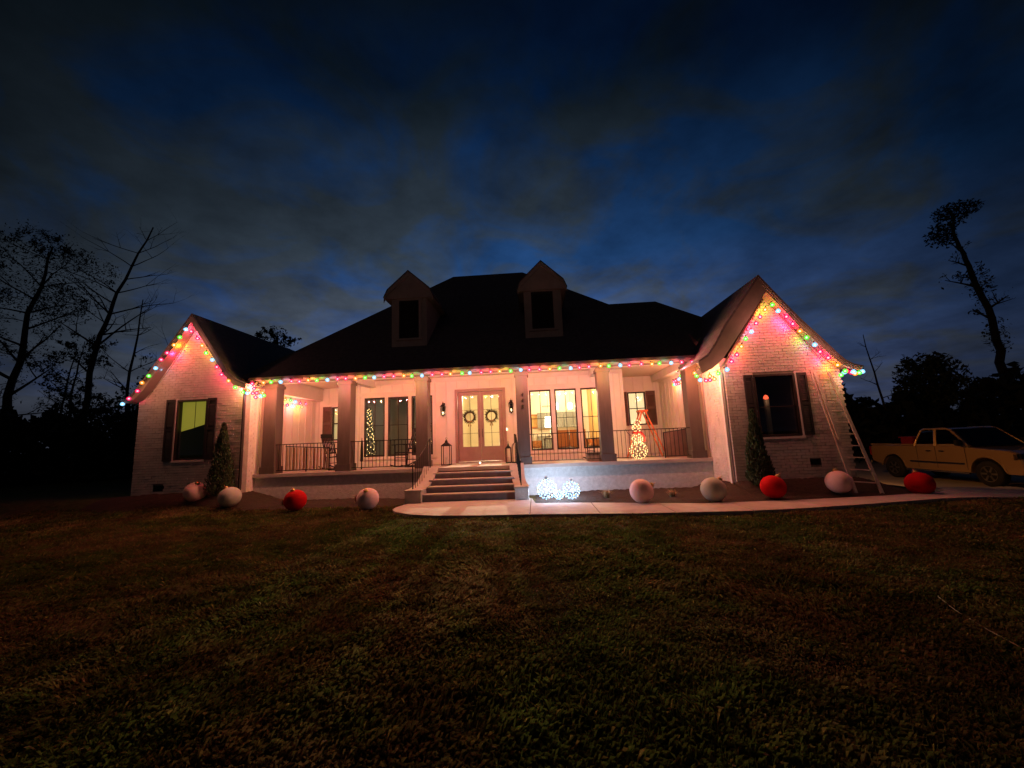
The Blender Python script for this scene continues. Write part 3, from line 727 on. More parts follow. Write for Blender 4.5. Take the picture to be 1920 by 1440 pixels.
# railings
def railing(x0, x1, y=12.2, n=16):
    mb = MB().box(x0, x1, y - .02, y + .02, 1.74, 1.765).box(x0, x1, y - .015, y + .015, .93, .95)
    r = mb.build('railing', BLACK, house)
    me = MB().box(-.007, .007, -.007, .007, .95, 1.74).mesh('baluster'); me.materials.append(BLACK)
    for i in range(1, n):
        inst('baluster', me, r, (x0 + (x1 - x0) * i / n, y, 0))
railing(-8.31, -6.27, n=18); railing(-5.86, -3.75, n=18); railing(-.2, 1.95, n=18); railing(2.33, 4.62, n=19)
def handrail(pts, posts, tops):
    mb = MB().tube(pts, .016, 6)
    r = mb.build('handrail', BLACK, house)
    for (x, y, z0, z1) in posts: MB().box(x - .014, x + .014, y - .014, y + .014, z0, z1).build('post', BLACK, r)
    for (x, y, z0, z1) in tops: MB().box(x - .006, x + .006, y - .006, y + .006, z0, z1).build('baluster', BLACK, r)
def hr(x0, x1, x2):
    P0 = [(x0, 12.2, 1.75), (x0, 12.0, 1.74), (lerp((x0,), (x1,), .3)[0], 11.75, 1.52), (lerp((x0,), (x1,), .6)[0], 11.45, 1.26), (x1, 11.1, 1.05), (x2, 10.95, 1.02)]
    B = []
    for i in range(1, 8):
        t = i / 8; y = 12.0 - t * .95; zt = np.interp(y, [10.95, 11.1, 11.45, 11.75, 12.0], [1.02, 1.05, 1.26, 1.52, 1.74]); zb = .36 + .55 * (1 - t) ** 1.8
        B.append((x0 + (x1 - x0) * t, y, zb, float(zt)))
    handrail(P0, [(x0, 12.0, FZ, 1.74), (x1, 11.02, .34, 1.04)], B)
hr(-3.27, -3.5, -3.5); hr(-.62, -.48, -.48)
# downspout at the left wing corner
MB().tube([(-8.62, 11.6, 3.72), (-8.68, 11.58, 3.6), (-8.9, 11.52, 3.48), (-8.93, 11.52, 3.3), (-8.93, 11.52, .45), (-8.9, 11.4, .36)], .045, 6).build('downspout', BRONZE, house)
MB().box(5.06, 5.13, 10.86, 10.95, .1, 3.2).build('downspout', TRIM, house)  # pale strip stands for the lit wall return at this corner

sc_ = MB().box(8.152, 8.18, 13.4, 13.6, 2.0, 2.35).build('garage_sconce', BLACK, house)
MB().box(8.18, 8.30, 13.43, 13.57, 2.04, 2.3).build('lantern_glass', emat('sconce_glass', (1, .6, .25), 4), sc_)
sl_ = bpy.data.lights.new('sconce_light', 'SPOT'); sl_.energy = 230; sl_.color = (1, .37, .08); sl_.spot_size = math.radians(88); sl_.spot_blend = .5; sl_.shadow_soft_size = .08
sn_ = bpy.data.objects.new('sconce_light', sl_); col.objects.link(sn_); sn_.parent = house; sn_.location = (8.5, 13.4, 2.15); sn_.rotation_euler = Vector((-6.4, -2.0, 1.9)).normalized().to_track_quat('Z', 'Y').to_euler()
# interior shells (visible through the glass)
def room(x0, x1, y0, y1, z0, z1, mw, mc, mf, right=None, left=None):
    MB().box(x0, x1, y1, y1 + .05, z0, z1).build('room_wall', mw, house)
    MB().box(x0 - .05, x0, y0, y1, z0, z1).build('room_wall', left or mw, house)
    MB().box(x1, x1 + .05, y0, y1, z0, z1).build('room_wall', right or mw, house)
    MB().box(x0 - .05, x1 + .05, y0, y1 + .05, z1, z1 + .05).build('room_ceiling', mc, house)
    MB().box(x0 - .05, x1 + .05, y0, y1 + .05, z0 - .02, z0 + .006).build('room_floor', mf, house)
YI = WY + .15
room(-3.62, -.62, YI, 21.6, FZ, 4.75, ROOMW, ROOMW, WOODF)
room(-.5, 3.0, YI, 22.5, FZ, 4.3, ROOMW, ROOMW, WOODF, right=ROOMO)
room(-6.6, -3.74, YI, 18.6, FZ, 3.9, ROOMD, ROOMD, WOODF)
room(-8.9, -6.75, RLY + .15, 18.5, FZ, 3.7, ROOMW, ROOMW, WOODF)
room(3.2, 5.1, RRY + .15, 18.5, FZ, 3.7, ROOMW, ROOMW, WOODF)
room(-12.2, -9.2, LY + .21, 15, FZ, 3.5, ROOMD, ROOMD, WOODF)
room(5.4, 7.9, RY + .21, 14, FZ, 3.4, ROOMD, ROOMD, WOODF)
# window shades
SHADE = emat('glowing_blind', (.95, .80, .42), .72, (.8, .75, .6))  # blind emits by itself in place of lamp light behind it
def blind(x0, x1, z0, z1, y, m, label, cols=1):
    b = thing('window_blind', label, 'blind', ((x0 + x1) / 2, y, z1))
    for i in range(int((z1 - z0) / .05)):
        z = -.05 * i; MB().add([(x0 - (x0 + x1) / 2, 0, z), (x1 - (x0 + x1) / 2, 0, z), (x1 - (x0 + x1) / 2, .012, z - .046), (x0 - (x0 + x1) / 2, .012, z - .046)], [(0, 1, 2, 3)]).build('slat', m, b)
blind(3.86, 4.53, 2.02, 3.34, RRY + .1, SHADE, 'bright cream blind behind the porch window by the stepladder')
OLIVE = emat('olive_glowing_blind', (.62, .55, .06), .42, (.5, .48, .2))  # panels glow on their own, standing for the lit upper window
bz = thing('window_blind', 'yellow green shade with its own glow half lowered in the left wing window', 'blind', (-10.67, LY + .12, 3.2))
MB().add([(-.44, 0, 0), (-.02, 0, 0), (-.02, .01, -.82), (-.44, .01, -.92)], [(0, 1, 2, 3)]).build('shade_panel', OLIVE, bz)
MB().add([(.0, 0, 0), (.42, 0, 0), (.42, .01, -.70), (.0, .01, -.81)], [(0, 1, 2, 3)]).build('shade_panel', OLIVE, bz)
L2 = emat('glowing_cream_blind', (.75, .68, .30), .42, (.6, .55, .35))  # this blind's own glow stands for the lit room inside
blind(-8.2, -7.4, 1.92, 3.17, RLY + .1, L2, 'dim cream glowing blind in the far left porch window')

# ------------------------------------------------------------------ Christmas light strings
BC = [('pink', (1, .006, .10)), ('pink', (1, .006, .10)), ('orange', (1, .26, .006)), ('green', (.10, .80, .03)), ('blue', (.25, .62, 1))]
LC = {'pink': ((1, .12, .13), 1.15), 'orange': ((1, .34, .07), 1.15), 'green': ((.35, 1, .06), .36), 'blue': ((.6, .72, 1), .30)}
def bulb_mats(nm, c):
    k = 'bulb_' + nm
    if k in MATS: return MATS[k]
    m = bpy.data.materials.new(k); m.use_nodes = True; t = m.node_tree; t.nodes.clear()
    tc = t.nodes.new('ShaderNodeTexCoord'); s = t.nodes.new('ShaderNodeSeparateXYZ'); t.links.new(tc.outputs['Object'], s.inputs[0])
    # bulb centre painted near white towards the viewer, standing for its clipped glow
    lw_ = N(t, 'ShaderNodeLayerWeight', Blend=.5)
    a = ramp(t, lw_.outputs['Facing'], [(0, (1, 1, 1)), (.07, (.7, .7, .7)), (.20, (0, 0, 0))])
    hot = tuple(min(1, .38 + .62 * x) for x in c)
    colr = mixc(t, a, tuple(x * 1.15 for x in c), tuple(x * 1.9 for x in hot))
    e = N(t, 'ShaderNodeEmission', Strength=1.15); t.links.new(colr, e.inputs[0])
    o = t.nodes.new('ShaderNodeOutputMaterial'); t.links.new(e.outputs[0], o.inputs[0]); m.cycles.emission_sampling = 'NONE'
    MATS[k] = m; return m
CORD = mat('dark_green_cord', (.02, .03, .02), .5)
prof = [(.006, 0), (.012, -.004), (.022, -.018), (.030, -.036), (.029, -.052), (.020, -.066), (.008, -.074), (.001, -.076)]
bulb_me = {}
for nm, c in BC:
    if nm not in bulb_me:
        me = MB().lathe([(r * 1.9, z * 1.55) for r, z in prof], 10).mesh('bulb'); me.materials.append(bulb_mats(nm, c)); me.polygons.foreach_set('use_smooth', [True] * len(me.polygons)); bulb_me[nm] = me
sock_me = MB().lathe([(.012, .035), (.014, .03), (.014, -.002), (.011, -.004)], 8).mesh('socket'); sock_me.materials.append(CORD)
def resample(pts, sp, start=0):
    out = []; d = start
    for a, b in zip(pts, pts[1:]):
        L = (Vector(b) - Vector(a)).length
        while d < L: out.append(Vector(a).lerp(Vector(b), d / L)); d += sp
        d -= L
    return out
def string(label, pts, sp=.295, phase=0, watts=None, off=(0, -.06, -.16), down=True, sc=1.0, group='coloured light strings on the house', every=1):
    watts = BULB_W if watts is None else watts
    s = thing('light_string', label, 'string lights', pts[0], 0, group); o0 = Vector(pts[0])
    P = resample(pts, sp); w = []
    for p in P: w += [p - o0 + Vector((0, 0, .02))]
    if len(w) > 1:
        ww = []
        for a, b in zip(w, w[1:]): ww += [a, a.lerp(b, .5) + Vector((0, 0, -.018))]
        ww.append(w[-1]); MB().tube(ww, .004, 4).build('cord', CORD, s)
    for i, p in enumerate(P):
        p = p + Vector((random.uniform(-.018, .018), 0, random.uniform(-.014, .010)))
        nm, c = BC[(i + phase) % 5]; q = p - o0
        rot = (random.uniform(-.45, .45), random.uniform(-.45, .45), 0)
        b = inst('bulb', bulb_me[nm], s, q, rot, (sc,) * 3); inst('socket', sock_me, b, (0, 0, 0))
        lc, lk = LC[nm]
        of = off
        if off[1] > .15:
            lc = lerp(lc, c, .9); lk *= {'blue': .45, 'pink': 1.7, 'green': .8}.get(nm, 1)
            if i % 3 == 0: of = (0, -.4, -.3); lk *= 1.3; lc = lerp(lc, (1, .5, .3), .6)
        plamp(q + Vector(of), lc, watts * lk, .03, s, 'bulb_light')
    return s
EBY, EBZ = 11.5, 3.70
string('long coloured bulb string along the whole porch eave', [(-8.95, EBY, EBZ + .02), (4.95, EBY, EBZ - .01)], phase=0, off=(0, .0, -.17))
string('coloured bulbs climbing both rakes of the left gable', [(-12.6, 11.2, 3.24), (-12.3, 11.2, 3.42), (-10.62, 11.2, 5.55), (-9.4, 11.2, 3.92), (-8.95, 11.2, 3.5)], phase=4, off=(0, .2, -.07), watts=BULB_W * .17)
string('coloured bulbs climbing both rakes of the tall right gable', [(4.6, 10.43, 3.12), (5.02, 10.43, 3.22), (5.36, 10.43, 3.66), (5.9, 10.43, 4.4), (6.36, 10.43, 4.98), (6.8, 10.43, 4.46), (7.3, 10.43, 3.82), (7.7, 10.43, 3.33), (8.0, 10.43, 3.06), (8.45, 10.43, 3.0)], sp=.245, phase=2, off=(0, .2, -.06), watts=BULB_W * .16)
string('tangled coloured bulbs bunched at the left end of the porch eave', [(-8.6, 11.45, 3.55), (-8.9, 11.4, 3.45), (-8.7, 11.5, 3.4), (-8.35, 11.5, 3.42), (-8.25, 11.45, 3.3), (-8.55, 11.45, 3.28)], sp=.15, phase=1, watts=BULB_W * .14)
string('coloured bulbs hooked inside the left porch bay high on the side wall', [(-8.86, 12.8, 3.45), (-8.86, 14.6, 3.36), (-8.8, 14.3, 3.2), (-8.8, 13.0, 3.24)], sp=.3, phase=0, watts=BULB_W * .12, off=(.1, 0, -.16))
string('coloured bulbs hooked inside the right porch bay high on the side wall', [(5.06, 13.5, 3.7), (5.06, 13.9, 3.5), (5.0, 14.3, 3.5), (5.06, 14.5, 3.4), (5.0, 13.9, 3.36), (5.0, 13.5, 3.4)], sp=.2, phase=2, watts=BULB_W * .1, off=(-.12, 0, -.16))
string('coloured bulbs bunched where the porch eave meets the right gable', [(4.93, 11.2, 3.62), (4.75, 11.0, 3.4), (4.45, 11.0, 3.28), (4.62, 11.0, 3.06), (4.92, 11.0, 3.08), (5.06, 10.95, 3.15)], sp=.13, phase=2, watts=BULB_W * .12, off=(0, -.05, -.16))
string('coloured bulbs bunched at the lower right tip of the right gable', [(8.0, 10.6, 3.0), (8.18, 10.6, 3.1), (8.35, 10.6, 3.0), (8.55, 10.58, 3.05)], sp=.1, phase=3, watts=BULB_W * .06, off=(0, -.06, -.16))
# straight cord crossing each gable wall
tag(MB().tube([(-12.1, 11.5, 3.35), (-11.4, 11.5, 4.3), (-10.7, 11.5, 5.45)], .006, 5).build('cord', CORD), 'thin dark cord stretched over the left gable wall', 'cord')
tag(MB().tube([(6.5, 10.7, 5.0), (7.1, 10.7, 4.2), (7.72, 10.72, 3.25)], .006, 5).build('cord', CORD), 'thin dark cord stretched over the right gable wall', 'cord')

# ------------------------------------------------------------------ glowing decorations
ICE = [emat('ice_bulb', (.36, .72, 1), 1.5), emat('warm_mini_bulb', (1, .80, .38), 1.6)]
WARM = emat('warm_bulb', (1, .66, .26), 3.0)
mini = {}
def mini_me(m, r=.012):
    k = (m.name, r)
    if k not in mini:
        me = MB().lathe([(.001, -r), (r * .8, -r * .6), (r, 0), (r * .8, r * .6), (.001, r)], 6).mesh('mini_bulb'); me.materials.append(m); mini[k] = me
    return mini[k]
WIRE = mat('dull_wire', (.32, .34, .36), .5)
def wire_ball(c, r, n, label):
    t = thing('lit_wire_ball', label, 'light ball', (c[0], c[1], c[2] - r), 0, 'glowing wire balls by the walkway')
    mb = MB()
    for k in range(6):
        a = math.pi * k / 6
        mb.tube([(r * math.cos(a) * math.sin(u), r * math.sin(a) * math.sin(u), r + r * math.cos(u)) for u in [2 * math.pi * i / 20 for i in range(21)]], .004, 4, False)
    for zz in (-.55, 0, .55):
        q = math.sqrt(1 - zz * zz); mb.tube([(r * q * math.cos(u), r * q * math.sin(u), r + r * zz) for u in [2 * math.pi * i / 20 for i in range(21)]], .004, 4, False)
    mb.build('wire_frame', WIRE, t)
    if r > .15: MB().lathe([(.035, 2 * r), (.04, 2 * r + .01), (.04, 2 * r + .05), (.02, 2 * r + .06)], 8).build('cap', WIRE, t)
    for i in range(n):
        z = 1 - 2 * (i + .5) / n; a = i * 2.39996; q = math.sqrt(1 - z * z)
        rr = r * random.uniform(.93, 1.05)
        inst('bulb', mini_me(ICE[1] if (int(a / .52) % 4 == 0) else ICE[0], .0155), t, (rr * q * math.cos(a), rr * q * math.sin(a), r + rr * z))
    for dx, dy in ((0, -1.3), (0, 2.4)):
        plamp((0, dy * r * 1.15, r * 1.1), (.62, .76, 1), 9 * (r / .25) ** 2 * (3.5 if dy > 0 else 1.0), .06, t, 'ball_light')
wire_ball((.20, 10.45, .32), .25, 110, 'larger glowing blue white wire ball nearest the steps')
wire_ball((.50, 10.35, .17), .12, 40, 'smallest glowing wire ball between the two big ones')
wire_ball((.83, 10.45, .27), .22, 95, 'glowing wire ball farther from the steps with yellow bulbs')

# snowman on the porch
sn = thing('lit_snowman', 'glowing wire snowman with red scarf behind the right railing', 'snowman', (3.19, 12.75, FZ))
sb = MB()
for (cz, r) in ((.27, .27), (.66, .17), (.96, .14)):
    for k in range(5):
        a = math.pi * k / 5
        sb.tube([(r * math.cos(a) * math.sin(u), r * math.sin(a) * math.sin(u), cz + r * math.cos(u)) for u in [2 * math.pi * i / 16 for i in range(17)]], .005, 4, False)
    sb.tube([(r * math.cos(u), r * math.sin(u), cz) for u in [2 * math.pi * i / 16 for i in range(17)]], .005, 4, False)
sb.build('wire_frame', WIRE, sn)
for (cz, r, n) in ((.27, .27, 80), (.66, .17, 42), (.96, .14, 36)):
    for i in range(n):
        z = 1 - 2 * (i + .5) / n; a = i * 2.39996 + cz; q = math.sqrt(1 - z * z)
        inst('bulb', mini_me(WARM, .015), sn, (r * q * math.cos(a), r * q * math.sin(a), cz + r * z))
for k in range(6):
    a = math.pi * k / 5; p = (.13 * math.cos(a), 0, 1.13 + .09 * math.sin(a)); inst('bulb', mini_me(WARM, .015), sn, p)
    MB().tube([(0, 0, 1.08), p], .004, 4).build('star_spoke', WIRE, sn)
RED = mat('red_cloth', (.5, .03, .03), .7)
MB().lathe([(.12, .78), (.16, .80), (.165, .84), (.12, .86)], 14).build('scarf', RED, sn)
MB().tube([(.1, -.14, .82), (.16, -.17, .7), (.18, -.16, .55)], [.03, .04, .05], 6).build('scarf_tail', RED, sn)
MB().tube([(-.16, 0, .7), (-.28, -.02, .8), (-.36, 0, .95)], .008, 5).build('arm', DARKWOOD, sn)
plamp((0, -.3, .6), (1, .66, .3), 9, .15, sn); plamp((0, .35, .6), (1, .66, .3), 9, .15, sn)

# slim lit tree indoors (left room)
ct = thing('christmas_tree', 'slim indoor christmas tree full of warm lights behind the left window', 'christmas tree', (-6.43, 14.85, FZ + .01))
TREEG = mat('fir_green', (.03, .06, .025), .8)
fb = MB()
for i in range(900):
    z = random.uniform(.1, 2.15); r = .30 * (1 - z / 2.3) ** .8 * random.uniform(.3, 1); a = random.uniform(0, 6.28)
    p = Vector((r * math.cos(a), r * math.sin(a), z)); d = Vector((math.cos(a + .5), math.sin(a + .5), .5)) * .06; e = Vector((0, 0, .03))
    fb.add([p, p + d, p + d * .8 + e], [(0, 1, 2)])
fb.build('foliage', TREEG, ct); MB().tube([(0, 0, 0), (0, 0, 2.1)], [.03, .01]).build('trunk', BARK, ct)
for i in range(100):
    z = .35 + 1.8 * (i + .5) / 100; r = .27 * (1 - z / 2.4) ** .7; a = i * 2.39996
    inst('bulb', mini_me(WARM, .017), ct, (r * math.cos(a), r * math.sin(a), z))
plamp((.5, -.1, 1.2), (1, .7, .35), 2.5, .1, ct)

# ------------------------------------------------------------------ porch furniture
def lantern_wall(x, label):
    t = thing('wall_lantern', label, 'wall lamp', (x, WY - .1, 2.55), 0, 'wall lanterns flanking the front door')
    MB().box(-.05, .05, .06, .098, .05, .5).build('back_plate', BLACK, t)
    fr = MB()
    for sx in (-1, 1):
        for sy in (-1, 1): fr.beam((sx * .055, sy * .055 - .06, .06), (sx * .085, sy * .085 - .06, .36), .012)
    fr.box(-.07, .07, -.13, .01, .04, .06); fr.build('frame', BLACK, t)
    MB().lathe([(.125, .36), (.12, .375), (.06, .43), (.03, .45), (.03, .49), (.012, .5), (.006, .55)], 4, (0, -.06, 0), Matrix.Rotation(math.pi / 4, 3, 'Z')).build('roof', BLACK, t)
    MB().lathe([(.02, .0), (.03, .02), (.02, .04)], 8, (0, -.06, 0)).build('finial', BLACK, t)
    MB().tube([(0, .06, .45), (0, -.02, .53), (0, -.06, .5)], .01).build('bracket', BLACK, t)
    for a, b, c, d in ((-.068, .068, -.13, -.129), (-.068, .068, .009, .01)):
        MB().box(a, b, c, d, .065, .35).build('pane', GLASS, t)
    MB().lathe([(.008, .07), (.012, .1), (.012, .15), (.004, .17)], 6, (0, -.06, 0)).build('flame_bulb', emat('flame', (1, .75, .4), 4), t)
    plamp((0, -.16, .15), (1, .7, .4), .8, .03, t)
lantern_wall(-3.36, 'black wall lantern left of the front door'); lantern_wall(-.86, 'black wall lantern right of the front door')
def wreath(x, label):
    t = thing('wreath', label, 'wreath', (x, WY - .03, 2.5), 0, 'wreaths on the double door')
    WG = mat('wreath_green', (.035, .045, .02), .8, var=.5); WB = mat('wreath_brown', (.09, .045, .025), .8, var=.4)
    MB().tube([(.17 * math.cos(u), 0, .17 * math.sin(u)) for u in [2 * math.pi * i / 24 for i in range(25)]], .028, 6, False).build('ring', WB, t)
    mb = MB()
    for i in range(420):
        u = random.uniform(0, 6.283); p = Vector((.17 * math.cos(u), random.uniform(-.04, .02), .17 * math.sin(u)))
        d = Vector((math.cos(u + random.uniform(-1.2, 1.2)), random.uniform(-.4, .1), math.sin(u + random.uniform(-1.2, 1.2)))) * random.uniform(.04, .13)
        n_ = d.cross(Vector((0, 1, 0))).normalized() * .009
        mb.add([p - n_, p + n_, p + d], [(0, 1, 2)])
    tag(mb.build('leaf', WG, t), kind='stuff')
    bw = MB()
    for s in (-1, 1):
        bw.add([(0, -.05, -.17), (s * .09, -.07, -.12), (s * .1, -.06, -.2), (0, -.05, -.19)], [(0, 1, 2, 3)])
        bw.add([(0, -.05, -.18), (s * .03, -.05, -.36), (s * .07, -.05, -.34), (s * .01, -.05, -.17)], [(0, 1, 2, 3)])
    bw.build('bow', mat('burlap', (.28, .16, .08), .9), t)
wreath(-2.4, 'twig wreath with bow on the left door leaf'); wreath(-1.6, 'twig wreath with bow on the right door leaf')
def floor_lantern(x, y, h, w, label):
    t = thing('floor_lantern', label, 'lantern', (x, y, FZ), 0, 'lanterns on the porch floor'); hb = h * .72
    MB().box(-w / 2, w / 2, -w / 2, w / 2, 0, .03).build('base', BLACK, t)
    f_ = MB()
    for sx in (-1, 1):
        for sy in (-1, 1): f_.box(sx * (w / 2 - .012) - .012, sx * (w / 2 - .012) + .012, sy * (w / 2 - .012) - .012, sy * (w / 2 - .012) + .012, .03, hb)
    f_.box(-w / 2, w / 2, -w / 2, w / 2, hb, hb + .02); f_.build('frame', BLACK, t)
    MB().lathe([(w * .76, hb + .02), (w * .5, hb + h * .08), (w * .22, hb + h * .14), (w * .18, hb + h * .2), (.01, hb + h * .25)], 4, (0, 0, 0), Matrix.Rotation(math.pi / 4, 3, 'Z')).build('roof', BLACK, t)
    MB().tube([(.03 * math.cos(u), 0, h + .01 + .03 * math.sin(u)) for u in [2 * math.pi * i / 12 for i in range(13)]], .005, 5, False).build('ring', BLACK, t)
    MB().lathe([(w * .18, .03), (w * .18, h * .3), (w * .14, h * .31)], 10).build('candle', TRIM, t)
floor_lantern(-3.06, 13.3, .88, .30, 'tall black lantern on the porch left of the door')
floor_lantern(-.96, 13.3, .66, .19, 'small black lantern right of the door')
bt = thing('bottle_lantern', 'tall bottle shaped black lantern right of the small lantern', 'lantern', (-.72, 13.25, FZ), 0, 'lanterns on the porch floor')
for k in range(8):
    a = math.pi * 2 * k / 8; MB().tube([(.13 * math.cos(a), .13 * math.sin(a), .02), (.13 * math.cos(a), .13 * math.sin(a), .5), (.09 * math.cos(a), .09 * math.sin(a), .6), (.025 * math.cos(a), .025 * math.sin(a), .66), (.02 * math.cos(a), .02 * math.sin(a), .92)], .008, 5).build('bar', BLACK, bt)
MB().lathe([(.14, 0), (.14, .03)], 12).build('base', BLACK, bt); MB().lathe([(.03, .9), (.03, .95)], 8).build('neck', BLACK, bt)
# doorbell and small light at the door foot
tag(MB().box(-1.1, -1.05, WY - .03, WY - .001, 1.96, 2.04).build('doorbell', emat('doorbell_glow', (1, .9, .6), 4)), 'small glowing doorbell right of the front door', 'doorbell')
tag(MB().lathe([(.012, 0), (.025, .01), (.02, .04), (.002, .05)], 8, (-1.97, 13.6, FZ)).build('tea_light', emat('tea_glow', (1, .8, .55), 6)), 'tiny lit tea light on the porch floor before the door', 'tea light')

def rocker(loc, rz, label, m=BLACK, s=1.0):
    t = thing('rocking_chair', label, 'rocking chair', loc, rz, 'rocking chairs on the porch'); t.scale = (s,) * 3
    # front faces -y
    MB().prism([(-.27, .44), (.24, .40), (.24, .43), (-.27, .47)], 'x', -.27, .27).build('seat', m, t)
    for sx in (-1, 1):
        x = sx * .28
        MB().tube([(x, -.42, .09), (x, -.25, .035), (x, 0, .02), (x, .28, .05), (x, .52, .14)], .02, 5).build('rocker', m, t)
        MB().tube([(x, -.24, .04), (x, -.24, .44), (x, -.24, .68)], .019, 6).build('leg', m, t)
        MB().tube([(x, .2, .05), (x * .98, .24, .44), (x * .93, .46, 1.18)], .019, 6).build('leg', m, t)
        MB().beam((x, -.34, .69), (x, .32, .71), .07, .025).build('arm', m, t)
    for z, y in ((.2, -.24), (.3, -.24), (.22, .22)): MB().tube([(-.28, y, z), (.28, y, z)], .012, 5).build('stretcher', m, t)
    MB().beam((-.27, .45, 1.14), (.27, .45, 1.14), .03, .13).build('back_rail', m, t); MB().beam((-.27, .27, .56), (.27, .27, .56), .03, .05).build('back_rail', m, t)
    for k in range(6):
        x = -.2 + .08 * k; MB().beam((x, .275, .57), (x * .97, .44, 1.09), .035, .014).build('back_slat', m, t)
rocker((-4.35, 13.1, FZ), math.radians(-35), 'black slatted rocking chair left of the steps', s=1.08)
rocker((2.0, 13.25, FZ), math.radians(-75), 'dark rocking chair half hidden behind the fifth column')
rocker((-6.75, 13.1, FZ), math.radians(80), 'dark chair mostly hidden behind the second column')
gx = thing('planter_box', 'grey box standing beside the dark rocking chair behind the right railing', 'box', (1.78, 12.75, FZ))
MB().box(-.22, .22, -.15, .15, 0, .22).build('body', mat('grey_box', (.35, .31, .29), .6), gx, bevel=.01); MB().box(-.24, .24, -.17, .17, .221, .25).build('lid', COLUMN, gx)
# slatted wooden gate panel left bay
pg = thing('slatted_panel', 'low wooden slatted panel leaning behind the leftmost railing', 'gate', (-8.25, 12.75, FZ))
SL = [mat('light_slat', (.45, .33, .22), .6), mat('brown_slat', (.22, .11, .06), .6)]
MB().beam((-.1, 0, .84), (1.42, 0, .74), .03, .03).build('top_rail', BLACK, pg); MB().box(-.1, 1.42, -.015, .015, .04, .07).build('bottom_rail', BLACK, pg)
for k in range(13): MB().box(-.06 + k * .115, .0 + k * .115, -.01, .01, .071, .81 - .0075 * k - .0).build('slat', SL[k % 3 == 2], pg)
MB().box(.62, .65, -.035, -.005, 0, .8).build('post', BLACK, pg); MB().box(1.40, 1.43, -.035, .0, 0, .76).build('post', BLACK, pg)
# brown panel right bay
db = thing('storage_board', 'dark brown flat board leaning behind the right end of the railing', 'panel', (4.42, 12.85, FZ))
MB().prism([(-.38, .02), (.38, .02), (.38, .88), (-.38, .78)], 'y', -.02, .02).build('panel', mat('brown_panel', (.17, .105, .09), .35, var=.15), db)
MB().beam((-.39, 0, .79), (.39, 0, .89), .05, .025).build('edge', BLACK, db); MB().box(-.4, -.375, -.025, .025, 0, .8).build('side_frame', BLACK, db); MB().box(.375, .4, -.025, .025, 0, .9).build('side_frame', BLACK, db)
# closed umbrella-like dark item
um = thing('folded_umbrella', 'dark folded patio umbrella standing right of the second column', 'umbrella', (-5.75, 12.75, FZ))
MB().lathe([(.02, .0), (.02, .25), (.05, .27), (.045, .6), (.03, .9), (.012, .95)], 8).build('canopy', BLACK, um); MB().tube([(0, 0, .9), (0, 0, 1.02)], .01).build('pole', BLACK, um)

# stepladder (orange red)
st = thing('stepladder', 'orange red A-frame stepladder open on the porch behind the snowman', 'ladder', (3.55, 13.3, FZ))
OR = mat('orange_fibreglass', (.62, .14, .05), .5); ALU = mat('aluminium', (.5, .48, .45), .35, metal=.8)
for y in (-.2, .2):
    MB().beam((-.55, y * 1.25, 0), (-.06, y * .8, 1.5), .035, .095, (0, 1, 0)).build('rail', OR, st)
    MB().beam((.62, y * 1.25, 0), (.06, y * .8, 1.5), .03, .085, (0, 1, 0)).build('rear_leg', OR, st)
MB().box(-.14, .14, -.2, .2, 1.5, 1.56).build('top_cap', OR, st)
for k in range(1, 5):
    z = .3 * k; x = -.55 + .49 * z / 1.5; w = .25 - .09 * z / 1.5
    MB().box(x - .04, x + .06, -w, w, z, z + .03).build('step', ALU, st)
for z in (.35, .8, 1.2): MB().tube([(.62 - .56 * z / 1.5, -.23, z), (.62 - .56 * z / 1.5, .23, z)], .012, 5).build('brace', ALU, st)
MB().tube([(-.33, -.17, .7), (.38, -.17, .7)], .008, 5).build('spreader', ALU, st)

# extension ladder against the right wing
el = thing('extension_ladder', 'aluminium extension ladder leaning on the right gable wall', 'ladder', (7.64, 9.9, .05))
a0, a1 = Vector((-.25, 0, -.03)), Vector((.30, -.05, -.08)); b0, b1 = Vector((-.33, .74, 2.98)), Vector((.09, .74, 2.96))
ALB = mat('weathered_aluminium', (.66, .60, .50), .45, metal=.15, var=.25)
MB().beam(a0, b0, .07, .03, (0, 1, 0)).build('rail', ALB, el); MB().beam(a1, b1, .07, .03, (0, 1, 0)).build('rail', ALB, el)
for k in range(1, 11):
    t = k / 10.6; MB().tube([a0.lerp(b0, t), a1.lerp(b1, t)], .016, 6).build('rung', ALB, el)
fly0, fly1 = a0.lerp(b0, .42) + Vector((.035, -.05, 0)), a1.lerp(b1, .42) + Vector((-.035, -.05, 0))
MB().beam(fly0, b0 + Vector((.035, -.05, 0)), .06, .025, (0, 1, 0)).build('fly_rail', ALB, el); MB().beam(fly1, b1 + Vector((-.035, -.05, 0)), .06, .025, (0, 1, 0)).build('fly_rail', ALB, el)
for p in (a0, a1): MB().box(p.x - .04, p.x + .04, p.y - .06, p.y + .04, p.z - .03, p.z + .03).build('foot', BLACK, el)

